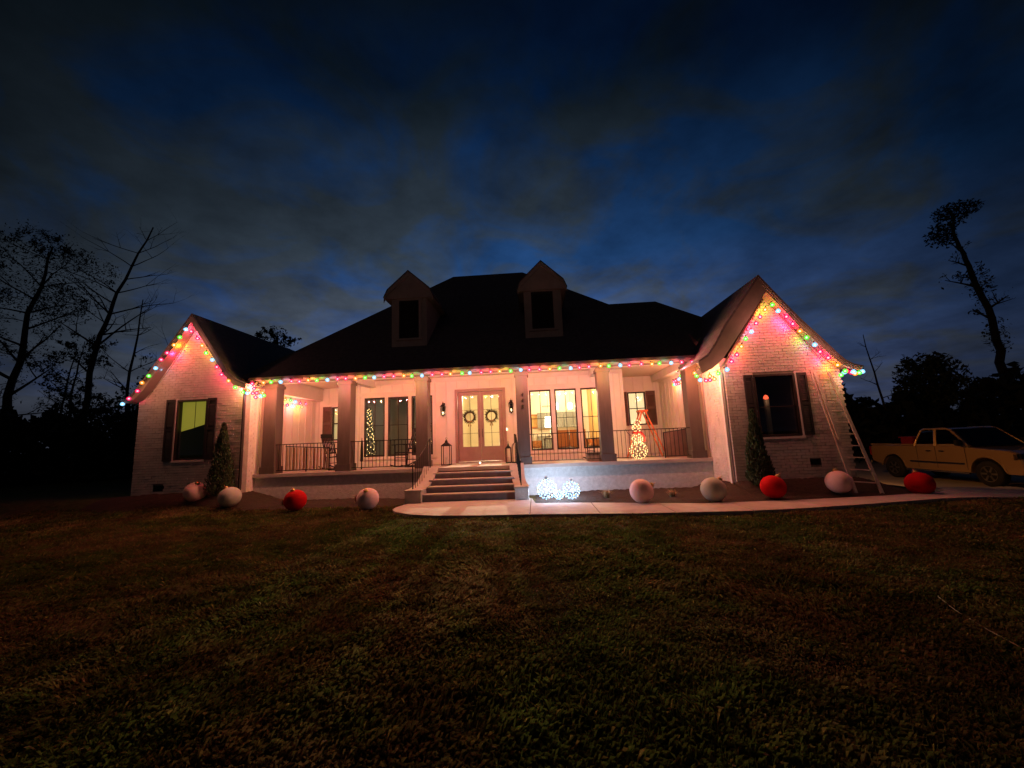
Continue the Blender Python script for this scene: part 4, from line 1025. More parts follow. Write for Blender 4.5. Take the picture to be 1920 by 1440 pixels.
# ------------------------------------------------------------------ giant ornaments
CLOTHW = mat('white_cloth_ball', (.68, .50, .48), .75, var=.08, vscale=8, bump=.004, bscale=24)
CLOTHG = mat('sage_cloth_ball', (.40, .42, .36), .75, var=.08, vscale=8, bump=.004, bscale=24)
CLOTHR = mat('red_cloth_ball', (.45, .004, .008), .8, var=.12, vscale=8, bump=.004, bscale=24, spec=.12)
CAPM = mat('gold_cap', (.55, .36, .16), .35, metal=.7)
def ornament(x, y, m, lean, az, label, r=.285, z=None):
    t = thing('giant_ornament', label, 'ornament', (x, y, (gz(x, y) + .02 if z is None else z)), 0, 'giant ball ornaments along the walk and bed')
    R_ = Matrix.Rotation(az, 3, 'Z') @ Matrix.Rotation(lean, 3, 'X')
    n = 20; v = []; f = []; nl = 24
    for i in range(n + 1):
        th = math.pi * i / n
        for j in range(nl):
            ph = 2 * math.pi * j / nl; rr = r * (1 - .012 * abs(math.sin(ph * 4)) * math.sin(th))
            p = R_ @ Vector((rr * math.sin(th) * math.cos(ph), rr * math.sin(th) * math.sin(ph), -.96 * rr * math.cos(th))); v.append((p.x, p.y, p.z + r * .97))
    for i in range(n):
        for j in range(nl): f.append((i * nl + j, i * nl + (j + 1) % nl, (i + 1) * nl + (j + 1) % nl, (i + 1) * nl + j))
    MB().add(v, f).build('ball', m, t, True)
    cp = [(.055, r * .93), (.06, r * .95), (.055, r * 1.08), (.045, r * 1.12), (.01, r * 1.13)]
    MB().lathe(cp, 12, (0, 0, r * .97), R_).build('cap', CAPM, t)
    MB().tube([R_ @ Vector((.025 * math.cos(u), 0, r * 1.13 + .025 + .025 * math.sin(u))) + Vector((0, 0, r * .97)) for u in [2 * math.pi * i / 12 for i in range(13)]], .005, 5, False).build('loop', CAPM, t)
ornament(-9.92, 11.08, CLOTHW, .5, 1.0, 'pinkish white ball ornament left of the left conifer')
ornament(-8.68, 10.85, CLOTHG, .4, -.9, 'grey ball ornament right of the left conifer, in shade')
ornament(-6.55, 10.5, CLOTHR, .3, -.5, 'red ball ornament on the left, before the porch base')
ornament(-4.46, 10.28, CLOTHW, .62, .1, 'pinkish white ball ornament nearest the left of the steps')
ornament(2.43, 9.75, CLOTHW, 1.05, 1.45, 'pale pink ball ornament right of the glowing wire balls', z=.0)
ornament(4.04, 9.62, CLOTHG, .6, 1.4, 'pale green grey ball ornament before the right end of the porch', z=.0)
ornament(5.38, 9.62, CLOTHR, .5, 1.4, 'red ball ornament beside the right conifer', r=.268, z=.03)
ornament(7.0, 9.85, CLOTHW, .3, 3.0, 'peach lit white ball ornament left of the ladder foot', r=.268, z=.06)
ornament(8.82, 9.9, CLOTHR, .3, 3.0, 'red ball ornament at the end of the bed by the driveway', r=.268, z=-.04)

# ------------------------------------------------------------------ plants
CONE = mat('conifer_green', (.045, .075, .028), .8, var=.5, vscale=9)
def conifer(x, y, h, r, label):
    z = gz(x, y); t = thing('conifer', label, 'shrub', (x, y, z), 0, 'small conical evergreens by the gable walls')
    mb = MB()
    for i in range(9500):
        u = random.random() ** .75; zz = h * (.04 + .96 * u); rr = r * min(1, 5 * u + .45) * (1 - u) ** .85 * random.uniform(.35, 1.12) + .012
        a = random.uniform(0, 6.283); rr *= 1 + .12 * math.sin(3 * a + zz * 6)
        p = Vector((rr * math.cos(a), rr * math.sin(a), zz)); d = Vector((math.cos(a) * .35 + random.uniform(-.4, .4), math.sin(a) * .35 + random.uniform(-.4, .4), 1)).normalized() * random.uniform(.04, .09)
        n_ = d.cross(Vector((random.uniform(-1, 1), random.uniform(-1, 1), 0)))  .normalized() * .018
        mb.add([p - n_, p + n_, p + d], [(0, 1, 2)])
    mb.build('foliage', CONE, t); MB().tube([(0, 0, 0), (0, 0, h * .9)], [.035, .008]).build('trunk', BARK, t)
conifer(-9.35, 11.3, 2.15, .36, 'dark conical evergreen in front of the left gable wall')
conifer(5.52, 10.38, 1.95, .30, 'green conical evergreen in front of the right gable wall')
GR = mat('straw_grass', (.42, .34, .19), .7, var=.4); GR2 = mat('rust_grass', (.24, .10, .05), .7, var=.4)
def tuft(x, y, h, m, label, n=170):
    mb = MB()
    for i in range(n):
        a = random.uniform(0, 6.283); l = random.uniform(.2, 1); s = h * random.uniform(.6, 1)
        p = Vector((random.uniform(-.05, .05), random.uniform(-.05, .05), 0)); q = p + Vector((math.cos(a) * l * .1, math.sin(a) * l * .1, s * .6)); e = p + Vector((math.cos(a) * l * h * .75, math.sin(a) * l * h * .75, s * (1 - .35 * l)))
        n_ = Vector((-math.sin(a), math.cos(a), 0)) * .0035
        mb.add([p - n_, p + n_, q + n_, q - n_, e], [(0, 1, 2, 3), (3, 2, 4)])
    o = mb.build('grass_clump', m); o.location = (x, y, gz(x, y) + .06); tag(o, label, 'plant', 'ornamental grass clumps in the beds')
tuft(1.75, 10.6, .32, GR, 'straw coloured grass clump right of the glowing wire balls')
tuft(3.35, 10.4, .27, GR, 'small straw grass clump between the pale pink and pale green ornaments')
tuft(-5.1, 11.1, .36, GR2, 'rusty grass clump left of the fourth ornament')
tuft(-7.3, 11.2, .33, GR2, 'rusty low grass clump left of the red ornament')
tuft(4.6, 10.6, .30, GR2, 'rusty grass clump right of the pale green ornament')

# ------------------------------------------------------------------ furniture indoors
def disc_light(x, y, z, label, w=6, c=(1, .82, .55), r=.07):
    t = thing('ceiling_spotlight', label, 'ceiling light', (x, y, z), 0, 'recessed lights in the lit room')
    MB().lathe([(r, -.004), (r, -.02), (r * .8, -.025)], 14).build('lens', emat('downlight', (1, .88, .62), 5), t)
    plamp((0, 0, -.12), c, w * ROOM_W, .08, t)
for x, y, w_ in [(.3, 16.2, 'nearest the window right of the door'), (.2, 19, 'above the picture side of the lit room'), (2.2, 16.4, 'in front of the tan wall'), (2.3, 19.5, 'beyond the rightmost pendant lamp'), (1.2, 21.3, 'over the kitchen cabinets at the back')]:
    disc_light(x, y, 4.3, 'small bright ceiling spotlight ' + w_, 75)
plamp((1.3, 17.5, 3.9), (1, .78, .48), 260 * ROOM_W, .2, house, 'ceiling_glow')
sp2 = bpy.data.lights.new('lawn_fill_spot', 'SPOT'); sp2.energy = 1400; sp2.color = (1, .78, .48); sp2.spot_size = math.radians(48); sp2.spot_blend = .5; sp2.shadow_soft_size = .12  # added spot pushing warm light out through the windows onto the lawn
so2 = bpy.data.objects.new('lawn_fill_spot', sp2); col.objects.link(so2); so2.location = (1.2, 19.6, 4.1); so2.parent = house; so2.rotation_euler = Vector((.3, 14.0, 3.6)).normalized().to_track_quat('Z', 'Y').to_euler()
# pendants
for i, x in enumerate((.98, 1.62, 1.95)):
    t = thing('pendant_lamp', ('leftmost', 'middle', 'rightmost')[i] + ' white glass pendant lamp in the lit room', 'pendant lamp', (x, 18.2, 2.92), 0, 'pendant lamps over the kitchen island')
    MB().tube([(0, 0, .3), (0, 0, 1.38)], .008, 5).build('stem', BLACK, t)
    MB().lathe([(.05, .3), (.10, .24), (.115, .1), (.10, .0), (.06, -.02)], 14).build('shade', emat('pendant_glass', (1, .9, .68), 3.2), t, True)
# big table lamp
t = thing('table_lamp', 'big white drum shade table lamp in the lit window', 'table lamp', (.62, 16.0, 1.62))
MB().lathe([(.09, 0), (.09, .02), (.03, .04), (.05, .12), (.06, .2), (.03, .3), (.015, .36), (.015, .45)], 12).build('base', TRIM, t, True)
MB().lathe([(.26, .44), (.235, .86), (.23, .86), (.255, .44)], 18).build('shade', emat('lamp_shade', (1, .9, .66), 4.0), t, True)
plamp((0, -.1, 1.0), (1, .8, .5), 14 * ROOM_W, .1, t); plamp((0, -.3, .5), (1, .8, .5), 8 * ROOM_W, .1, t)
t = thing('side_table', 'dark side table under the white lamp', 'table', (.62, 16.0, FZ)); MB().box(-.35, .35, -.25, .25, .72, .76).build('table_top', DARKWOOD, t)
for sx in (-1, 1):
    for sy in (-1, 1): MB().box(sx * .3 - .02, sx * .3 + .02, sy * .2 - .02, sy * .2 + .02, 0, .719).build('leg', DARKWOOD, t)
# chandelier in the right room
t = thing('chandelier', 'thin metal tiered fixture hanging in the lit room', 'chandelier', (.55, 17.2, 3.3))
MB().tube([(0, 0, -.4), (0, 0, 1.0)], .008, 5).build('stem', BLACK, t)
for z, r in ((.5, .06), (.65, .06), (.8, .05), (-.3, .25)): MB().tube([(r * math.cos(u), r * math.sin(u), z) for u in [2 * math.pi * i / 12 for i in range(13)]], .009, 5, False).build('ring', BLACK, t)
# leather chairs
def chair(x, y, rzz, label):
    t = thing('leather_chair', label, 'chair', (x, y, FZ), rzz, 'orange leather chairs in the lit room')
    MB().box(-.3, .3, -.3, .3, .38, .5).build('seat', LEATHER, t, bevel=.03)
    MB().prism([(.24, .4), (.34, .42), (.42, 1.05), (.34, 1.05)], 'x', -.3, .3).build('backrest', LEATHER, t)
    for s in (-1, 1):
        MB().box(s * .31 - .04, s * .31 + .04, -.28, .3, .45, .68).build('arm', LEATHER, t)
        for y_ in (-.25, .25): MB().box(s * .26 - .02, s * .26 + .02, y_ - .02, y_ + .02, 0, .38).build('leg', DARKWOOD, t)
chair(.95, 15.6, math.pi, 'orange leather armchair by the white lamp'); chair(1.65, 15.5, math.pi * .93, 'orange leather armchair in the middle lit window')
chair(-.05, 16.6, math.pi / 2, 'orange leather armchair near the room entrance'); chair(2.5, 16.6, -math.pi / 2, 'orange leather armchair by the tan wall')
# kitchen island and cabinets
t = thing('kitchen_island', 'grey kitchen island beneath the pendants', 'kitchen island', (1.4, 18.6, FZ)); MB().box(-.8, .8, -.35, .35, 0, .88).build('cabinet', GREYC, t); MB().box(-.9, .9, -.45, .45, .881, .92).build('counter', TRIM, t)
t = thing('wall_cabinet', 'grey wall cabinets at the back of the lit room', 'cabinet', (1.3, 22.25, FZ))
for k in range(5):
    d = MB().box(-1.2 + k * .5, -.72 + k * .5, -.12, .2, 1.35, 2.2).build('cupboard', GREYC, t); MB().box(-1.2 + k * .5, -.72 + k * .5, -.3, .2, 0, .9).build('cupboard', GREYC, t)
MB().box(-1.25, 1.35, -.35, .2, .901, .95).build('counter', TRIM, t)
pc = thing('wall_picture', 'orange toned picture on the back wall of the lit room', 'picture', (-.05, 22.44, 2.6)); MB().box(-.28, .28, -.03, .03, -.4, .4).build('frame', LEATHER, pc); MB().box(-.2, .2, -.036, -.031, -.3, .3).build('print', ROOMO, pc)
# foyer lamp casting the window light on the walk
t = thing('foyer_chandelier', 'small bright foyer lamp behind the front door glass', 'chandelier', (-2.03, 20.3, 4.1))
MB().tube([(0, 0, .12), (0, 0, .65)], .01).build('stem', BLACK, t); MB().lathe([(.02, .12), (.07, .1), (.09, .06), (.03, .05)], 10).build('shade', BRONZE, t)
sp_ = bpy.data.lights.new('foyer_spot', 'SPOT'); sp_.energy = 3000; sp_.color = (1, .80, .50); sp_.spot_size = math.radians(30); sp_.spot_blend = .4; sp_.shadow_soft_size = .05
so_ = bpy.data.objects.new('foyer_spot', sp_); col.objects.link(so_); so_.parent = t; so_.rotation_euler = Vector((-.0, 10.7, 4.0)).normalized().to_track_quat('Z', 'Y').to_euler()
plamp((-2.1, 17.0, 3.6), (1, .76, .42), 300 * ROOM_W, .1, house, 'foyer_glow')
cu_ = thing('curtain', 'pale curtains hanging inside behind the front door glass', 'curtain', (-2, 15.6, FZ))
t = thing('console_table', 'white console table in the foyer', 'table', (-1.35, 18.4, FZ)); MB().box(-.4, .4, -.18, .18, .78, .82).build('table_top', TRIM, t)
for sx in (-1, 1): MB().box(sx * .36 - .025, sx * .36 + .025, -.15, .15, 0, .779).build('leg', TRIM, t)
def drape(x0, x1, y, z0, z1, parent):
    v = []; f = []; n = 40
    for i in range(n + 1):
        x = x0 + (x1 - x0) * i / n; yy = y + .03 * math.sin(i * 1.25); v += [(x, yy, z0), (x, yy, z1)]
    for i in range(n): f.append((2 * i, 2 * i + 2, 2 * i + 3, 2 * i + 1))
    MB().add(v, f).build('drape', mat('cream_drape', (.7, .6, .38), .8), parent)
drape(-1.45, -1.0, 0, .02, 2.9, cu_); drape(.55, .95, 0, .02, 2.9, cu_)
# left room lights
t = thing('side_lamp', 'small warm lamp glowing deep in the dim left room', 'table lamp', (-4.9, 17.8, 1.55)); MB().lathe([(.04, 0), (.02, .1), (.01, .2)], 8).build('base', BLACK, t); MB().lathe([(.10, .2), (.07, .36), (.06, .36), (.09, .2)], 12).build('shade', emat('amber_shade', (1, .5, .14), 1.6), t)
plamp((0, -.1, .45), (1, .6, .25), 9 * ROOM_W, .05, t)
t = thing('credenza', 'dark low cabinet under the small warm lamp', 'cabinet', (-4.9, 17.9, FZ)); MB().box(-.7, .7, -.25, .25, .05, .7).build('body', DARKWOOD, t); MB().box(-.72, .72, -.27, .27, .701, .72).build('top', DARKWOOD, t)
pc = thing('small_picture', 'small lit framed picture on the back wall of the dim left room', 'picture', (-5.1, 18.57, 2.3)); MB().box(-.14, .14, -.02, .02, -.14, .14).build('frame', BLACK, pc); MB().box(-.11, .11, -.026, -.021, -.11, .11).build('print', ROOMW, pc)
g = thing('garland', 'glowing warm garland on the cabinet in the left room', 'garland', (-4.9, 17.65, 1.6))
for i in range(26): inst('bulb', mini_me(WARM, .015), g, (-.6 + 1.2 * i / 25, random.uniform(-.04, .0), .03 + .06 * abs(math.sin(i * .7)) ))
plamp((-5.2, 16.4, 3.2), (1, .9, .7), 9 * ROOM_W, .1, house, 'dim_room_glow')
# lamp in the right wing room: pole with red lit top
t = thing('pole_lamp', 'white pole with a glowing red top seen through the dark right wing window', 'lamp', (6.78, 11.9, .98)); MB().box(-.05, .05, -.05, .05, 0, 1.5).build('pole', ROOMW, t); MB().lathe([(.03, 1.5), (.07, 1.53), (.05, 1.6), (.01, 1.63)], 10).build('lamp_head', emat('red_lamp', (1, .10, .04), 2.2), t)
plamp((-.1, -.15, 1.45), (1, .5, .3), .3, .04, t)

# ------------------------------------------------------------------ pickup truck
def arc(cx, cz, r, a0, a1, n=10): return [(cx + r * math.cos(math.radians(a0 + (a1 - a0) * i / n)), cz + r * math.sin(math.radians(a0 + (a1 - a0) * i / n))) for i in range(n + 1)]
SILV = mat('silver_truck_paint', (.42, .28, .16), .22, metal=.35, var=.0, coat=.9, plain=True)
TYRE = mat('tyre_rubber', (.015, .015, .015), .85); RIM = mat('grey_rim', (.25, .24, .23), .35, metal=.8)
CHROME = mat('chrome', (.6, .58, .55), .15, metal=1, var=.05); DARKP = mat('dark_car_paint', (.012, .014, .016), .2, var=.1, coat=1)
def lighten(o): return o
def wheel(parent, x, y, z, r, w, side):
    t = MB().tube([(0, 0, 0), (0, 0, 0)], .001) if False else None
    M = Matrix.Rotation(math.pi / 2, 3, 'X')
    ty = MB().lathe([(r * .62, -w / 2), (r * .92, -w / 2), (r, -w * .35), (r, w * .35), (r * .92, w / 2), (r * .62, w / 2)], 26, (0, 0, 0), M, False).build('wheel', TYRE, parent, True); ty.location = (x, y, z)
    rm = MB().lathe([(r * .62, -w * .42), (r * .6, -w * .3), (r * .2, -w * .3), (r * .16, -w * .4), (.01, -w * .4)], 26, (0, 0, 0), M)
    rm.lathe([(r * .62, w * .42), (r * .6, w * .3), (r * .2, w * .3), (r * .16, w * .4), (.01, w * .4)], 26, (0, 0, 0), M); rm.build('rim', BLACK, ty)
    for s in (-1, 1): MB().lathe([(r * .64, w * .40 * s), (r * .64, w * .46 * s), (r * .57, w * .46 * s), (r * .57, w * .40 * s)], 26, (0, 0, 0), M, False).build('rim_ring', RIM, ty)
    for k in range(6):
        a = 2 * math.pi * k / 6
        for s in (-1, 1): MB().beam((r * .15 * math.cos(a), s * w * .40, r * .15 * math.sin(a)), (r * .6 * math.cos(a), s * w * .43, r * .6 * math.sin(a)), .055, .03, (0, 1, 0)).build('spoke', RIM, ty)
def body_side(prof, W, parent, m, name='body', tuck=.06, zmid=.95):
    # profile (x,z) closed polygon lofted across the width with tucked-in edges
    ys_ = [(-W / 2, .0), (-W / 2 + .0, .0)]
    mb = MB(); n = len(prof)
    def off(p, k):
        c = (sum(q[0] for q in prof) / n, sum(q[1] for q in prof) / n)
        return (p[0] + (c[0] - p[0]) * k * .02, p[1] + (c[1] - p[1]) * k * .05)
    lay = [(-W / 2, 1.0), (-W / 2 + .03, .35), (-W / 2 + .1, 0), (W / 2 - .1, 0), (W / 2 - .03, .35), (W / 2, 1.0)]
    v = []
    for y, k in lay: v += [(off(p, k)[0], y, off(p, k)[1]) for p in prof]
    f = []
    for l in range(len(lay) - 1):
        for i in range(n): f.append((l * n + i, l * n + (i + 1) % n, (l + 1) * n + (i + 1) % n, (l + 1) * n + i))
    f += [tuple(range(n)), tuple(range((len(lay) - 1) * n, len(lay) * n))]
    mb.add(v, f); me = mb.mesh(name); bm = bmesh.new(); bm.from_mesh(me)
    bmesh.ops.triangulate(bm, faces=[q for q in bm.faces if len(q.verts) > 4]); bm.to_mesh(me); bm.free()
    return link(name, me, m, parent)
def truck(loc, rz):
    # local: +x forward, length 5.6
    t = thing('pickup_truck', 'silver extended cab pickup truck parked on the driveway, reflecting the coloured lights', 'pickup truck', loc, rz)
    wr, fx, bx = .41, 1.72, -1.72
    prof = [(-2.72, .62), (-2.76, .75), (-2.74, 1.22), (-2.70, 1.28), (.95, 1.28), (1.1, 1.26), (2.35, 1.17), (2.62, 1.08), (2.72, .92), (2.76, .62), (2.70, .42), (2.32, .42)]
    prof += arc(fx, .42, .52, 12, 168, 12) + [(fx - .53, .40), (bx + .53, .40)] + arc(bx, .42, .52, 12, 168, 12) + [(bx - .55, .5)]
    b = body_side(prof, 1.92, t, SILV)
    # bed cavity
    MB().box(-2.62, -.78, -.82, .82, 1.272, 1.292).build('bed_floor', BLACK, t)
    MB().box(-2.7, -.75, -.95, -.86, 1.29, 1.34).box(-2.7, -.75, .86, .95, 1.29, 1.34).build('bed_rail', SILV, t)
    # cab
    cab = [(-.72, 1.27), (-.66, 1.5), (-.50, 1.84), (-.36, 1.9), (.45, 1.9), (.6, 1.86), (1.25, 1.27)]
    def cs(p, y): k = (p[1] - 1.27) / .63; return (p[0], y * (1 - .16 * k), p[1])
    MB().add([cs(p, -.94) for p in cab] + [cs(p, .94) for p in cab], [(i, i + 1, i + 8, i + 7) for i in range(6)] + [(6, 0, 7, 13)]).build('cab_roof', SILV, t)
    def pillar(pts): 
        for s in (-1, 1): MB().tube([cs(p, s * .93) for p in pts], .035, 6).build('pillar', SILV, t)
    pillar([(-.70, 1.27), (-.64, 1.5), (-.48, 1.83), (-.34, 1.88), (.45, 1.88), (.6, 1.84), (1.22, 1.29)])
    pillar([(.08, 1.27), (.03, 1.88)]); pillar([(.12, 1.27), (.07, 1.88)])
    for s in (-1, 1):
        w1 = [(-.62, 1.34), (-.56, 1.52), (-.44, 1.8), (0.0, 1.82), (.05, 1.34)]; w2 = [(.15, 1.34), (.1, 1.82), (.45, 1.82), (.58, 1.78), (1.05, 1.36)]
        w0 = [(-.72, 1.29), (-.48, 1.85), (.58, 1.86), (1.2, 1.29)]
        for w in (w1, w2):
            g_ = MB().add([cs(p, s * .935) for p in w], [tuple(range(len(w)))]).build('side_window', CARGL, t)
        MB().add([cs(p, s * .925) for p in [(-.72, 1.27), (-.62, 1.34), (.05, 1.34), (.15, 1.34), (1.05, 1.36), (1.25, 1.27)]], [(0, 1, 2, 3, 4, 5)]).build('door_sill', SILV, t)
        for x in (-.62, .1, 1.12): MB().box(x - .006, x + .006, s * .962 - .003, s * .962 + .003, .5, 1.27).build('door_seam', BLACK, t)
        for x in (-.0, .35): MB().box(x - .09 - (.12 if x < .1 else 0), x + .09 - (.12 if x < .1 else 0), s * .985 - .018, s * .985 + .018, 1.08, 1.115).build('door_handle', CHROME, t)
        MB().box(-1.15, 1.15, s * .95 - .03, s * .95 + .03, .36, .41).build('running_board', CHROME, t)
        MB().box(-.95, 1.05, s * .966 - .006, s * .975 + .012, .66, .72).build('side_moulding', CHROME, t)
        MB().box(1.02, 1.16, s * 1.1 - .09, s * 1.1 + .09, 1.30, 1.5).build('mirror', BLACK, t, bevel=.02)
        MB().box(2.48, 2.70, s * .86 - .10, s * .86 + .09, .86, 1.08).build('headlight', CHROME, t, bevel=.02)
        MB().box(-2.775, -2.72, s * .86 - .10, s * .86 + .09, .85, 1.22).build('taillight', mat('tail_red', (.3, .01, .01), .3), t)
        for xx in (fx, bx):
            MB().tube([(p[0], s * .955, p[1]) for p in arc(xx, .42, .54, 5, 175, 12)], .022, 5).build('wheel_arch', SILV, t)
    MB().add([cs((1.27, 1.28), -.86), cs((1.27, 1.28), .86), cs((.62, 1.86), .86), cs((.62, 1.86), -.86)], [(0, 1, 2, 3)]).build('windscreen', CARGL, t)
    MB().add([cs((-.74, 1.3), -.8), cs((-.74, 1.3), .8), cs((-.52, 1.84), .8), cs((-.52, 1.84), -.8)], [(0, 1, 2, 3)]).build('rear_window', CARGL, t)
    MB().box(2.70, 2.86, -.98, .98, .42, .66).build('front_bumper', CHROME, t, bevel=.03); MB().box(-2.92, -2.76, -.98, .98, .48, .66).build('rear_bumper', CHROME, t, bevel=.03)
    MB().box(2.735, 2.78, -.62, .62, .70, 1.04).build('grille', BLACK, t)
    for k in range(3): MB().box(2.781, 2.795, -.6, .6, .74 + k * .1, .77 + k * .1).build('grille_bar', CHROME, t)
    MB().box(-.6, 1.0, -.8, .8, .9, 1.3).build('seat_block', BLACK, t)
    for s in (-.83, .83):
        wheel(t, fx, s, wr, wr, .27, s); wheel(t, bx, s, wr, wr, .27, s)
    t.scale = (.95, 1, 1)
    return t
truck((15.32, 15.42, gz(14.5, 15.4) + .035), math.radians(-88.5))
rb = thing('red_bin', 'dark red storage bin in the truck bed behind the cab', 'bin', (15.2, 16.65, gz(14.5, 15.4) + 1.33))
MB().box(-.55, .6, -.25, .28, 0, .26).build('body', mat('red_plastic', (.22, .012, .012), .5), rb, bevel=.02); MB().box(-.58, .63, -.28, .31, .261, .31).build('lid', mat('red_plastic', (.22, .012, .012), .5), rb)
def litter():
    mb = MB()
    for _ in range(150):
        y = 1.8 + 8 * random.random() ** 1.2; x = random.uniform(-1.2, 1.1) * y; a = random.uniform(0, 6.28); l = random.uniform(.012, .028); z = gz(x, y) + random.uniform(.02, .045)
        if y > 8.2 and x > -4: continue
        u = Vector((math.cos(a), math.sin(a), random.uniform(-.3, .3))) * l; w = Vector((-math.sin(a), math.cos(a), random.uniform(-.4, .4))) * l * .45; p = Vector((x, y, z))
        mb.add([p - u, p - w, p + u, p + w], [(0, 1, 2, 3)])
    tag(mb.build('fallen_leaves', mat('dry_leaf', (.20, .13, .06), .8, var=.5, vscale=3)), 'scattered dry leaves lying on the lawn', 'leaves', kind='stuff')
litter()
# garden hose / cord on the lawn at lower right
hp = [(3.73, 4.21), (3.59, 3.91), (3.48, 3.56), (3.4, 3.23), (3.4, 2.7), (3.6, 2.0)]
tag(MB().tube([(x, y, gz(x, y) + .035) for x, y in hp], .004, 6).build('garden_cord', mat('pale_cord', (.16, .16, .06), .5)), 'thin pale cord lying across the lawn at lower right', 'cord')

# ------------------------------------------------------------------ trees
LEAFD = mat('dark_leaves', (.035, .05, .018), .8, var=.5, vscale=1.5)
def limb(mb, leaves, p, d, L, r, depth, nb, droop, leafn, rs, leafsize):
    pts = [Vector(p)]; rr = [r]; k = 6; dd = Vector(d).normalized()
    for i in range(k):
        dd = (dd + Vector((rs.uniform(-1, 1), rs.uniform(-1, 1), rs.uniform(-1, 1))) * .10 + Vector((0, 0, droop))).normalized()
        pts.append(pts[-1] + dd * L / k); rr.append(r * (1 - .72 * (i + 1) / k))
    mb.tube(pts, rr, 5 if depth else 7, False)
    if depth == 0 or depth == 1:
        for q in pts[3:]:
            for _ in range(leafn):
                c = q + Vector((rs.gauss(0, 1), rs.gauss(0, 1), rs.gauss(0, 1))) * L * .16; leaves.append((c, leafsize * rs.uniform(.5, 1.3)))
    if depth > 0:
        for _ in range(nb):
            i = rs.randint(2, k); base = pts[i]; a = rs.uniform(0, 6.283)
            side = Vector((math.cos(a), math.sin(a), rs.uniform(.0, .8))).normalized()
            limb(mb, leaves, base, (dd * .6 + side * .9), L * rs.uniform(.38, .62), rr[i] * .75, depth - 1, nb, droop, leafn, rs, leafsize)
def tree(label, pts, r, nb, reach, depth, leafn, seed, group, leafsize=.1, start=.35, droop=.01, crown=None):
    rs = random.Random(seed); o0 = Vector(pts[0])
    t = thing('tree', label, 'tree', pts[0], 0, group)
    P = [Vector(p) - o0 for p in pts]; tot = len(P) - 1
    fine = []
    for i in range(tot * 5 + 1):
        u = i / 5; k = min(int(u), tot - 1); q = P[k].lerp(P[k + 1], u - k); fine.append(q + Vector((rs.uniform(-1, 1), rs.uniform(-1, 1), 0)) * r * .35 * (0 if i == 0 else 1))
    rr = [r * (1 - .82 * i / (len(fine) - 1)) for i in range(len(fine))]
    MB().tube(fine, rr, 8).build('trunk', BARK, t, True)
    mb = MB(); leaves = []
    for b in range(nb):
        u = start + (1 - start) * (b + rs.random()) / nb; i = min(int(u * (len(fine) - 1)), len(fine) - 2); a = rs.uniform(0, 6.283)
        d = Vector((math.cos(a), math.sin(a), rs.uniform(.2, .9)))
        limb(mb, leaves, fine[i], d, reach * (1.15 - .5 * u) * rs.uniform(.6, 1.2), rr[i] * .5, depth, 3, droop, leafn, rs, leafsize)
    mb.build('limb', BARK, t)
    if crown:
        for (c, rad, n) in crown:
            for _ in range(n):
                v = Vector((rs.gauss(0, 1), rs.gauss(0, 1), rs.gauss(0, 1))); v = v.normalized() * rs.random() ** .4
                leaves.append((Vector(c) - o0 + Vector((v.x * rad[0], v.y * rad[1], v.z * rad[2])), leafsize * rs.uniform(.6, 1.4)))
    if leaves:
        lm = MB()
        for c, s in leaves:
            a = Vector((rs.uniform(-1, 1), rs.uniform(-1, 1), rs.uniform(-1, 1))).normalized() * s; b_ = Vector((rs.uniform(-1, 1), rs.uniform(-1, 1), rs.uniform(-.6, .6))).normalized() * s * .5
            lm.add([c - a, c + b_, c + a, c - b_], [(0, 1, 2, 3)])
        lm.build('crown', LEAFD, t)
    return t
G1 = 'trees left of the house'; G2 = 'trees right of the house'
S = 24 / 28.
def lt(pts, y=24): return [(x * y / 28, y, 1.6 + (z - 1.6) * y / 28) for x, z in pts]
tree('tall bare tree leaning right beside the left gable', [(-29.9, 24, -.1)] + lt([(-34.1, 10.2), (-32.8, 14.5), (-30.2, 19.9)]), .20, 20, 4.2, 2, 0, 1, G1, start=.3)
tree('leafy tall tree at the far left edge with two stems', [(-36.5, 25, -.1), (-36.6, 25, 6), (-35.8, 25, 12), (-34.6, 25, 17)], .3, 17, 4.6, 2, 9, 2, G1, leafsize=.085, crown=[((-35.2, 25, 15.0), (3.6, 2.6, 3.2), 2200), ((-33.4, 25, 12.6), (2.2, 2, 1.6), 800)])
tree('forked dark tree cut by the left edge of view', [(-33.5, 22, -.1), (-34.6, 22, 3.2), (-37.0, 22, 8), (-36.2, 22, 14)], .26, 14, 4, 2, 5, 3, G1, leafsize=.08)
tree('slender bare tree behind the leaning one', [(-27.4, 25, -.1), (-27.8, 25, 6), (-27.3, 25, 12.5)], .15, 16, 2.2, 2, 0, 4, G1, start=.25)
tree('twiggy sapling left of the leaning tree', [(-33.0, 26, -.1), (-33.2, 26, 6), (-32.6, 26, 10)], .12, 18, 2.2, 2, 3, 5, G1, start=.2)
tree('small bare tree close to the left gable', [(-21.9, 22, -.1), (-22.6, 22, 4.6), (-21.6, 22, 8.4)], .12, 14, 2.3, 2, 0, 6, G1, start=.3)
tree('thin curved bare tree left of the gable', [(-25.6, 23, -.1), (-25.0, 23, 4.2), (-23.0, 23, 6.6)], .10, 12, 2.0, 2, 2, 7, G1, start=.3)
tree('twiggy sapling in front of the tall leafy tree', [(-31.4, 24, -.1), (-31.2, 24, 5), (-30.6, 24, 9.2)], .1, 18, 2.2, 2, 3, 8, G1, start=.2)
tree('dense low tree left of the left gable', [(-25.5, 21, -.1), (-25.4, 21, 2), (-25.3, 21, 4.4)], .16, 14, 1.8, 1, 14, 9, G1, leafsize=.12, crown=[((-25.2, 21, 3.4), (2.4, 1.6, 1.9), 1500)])
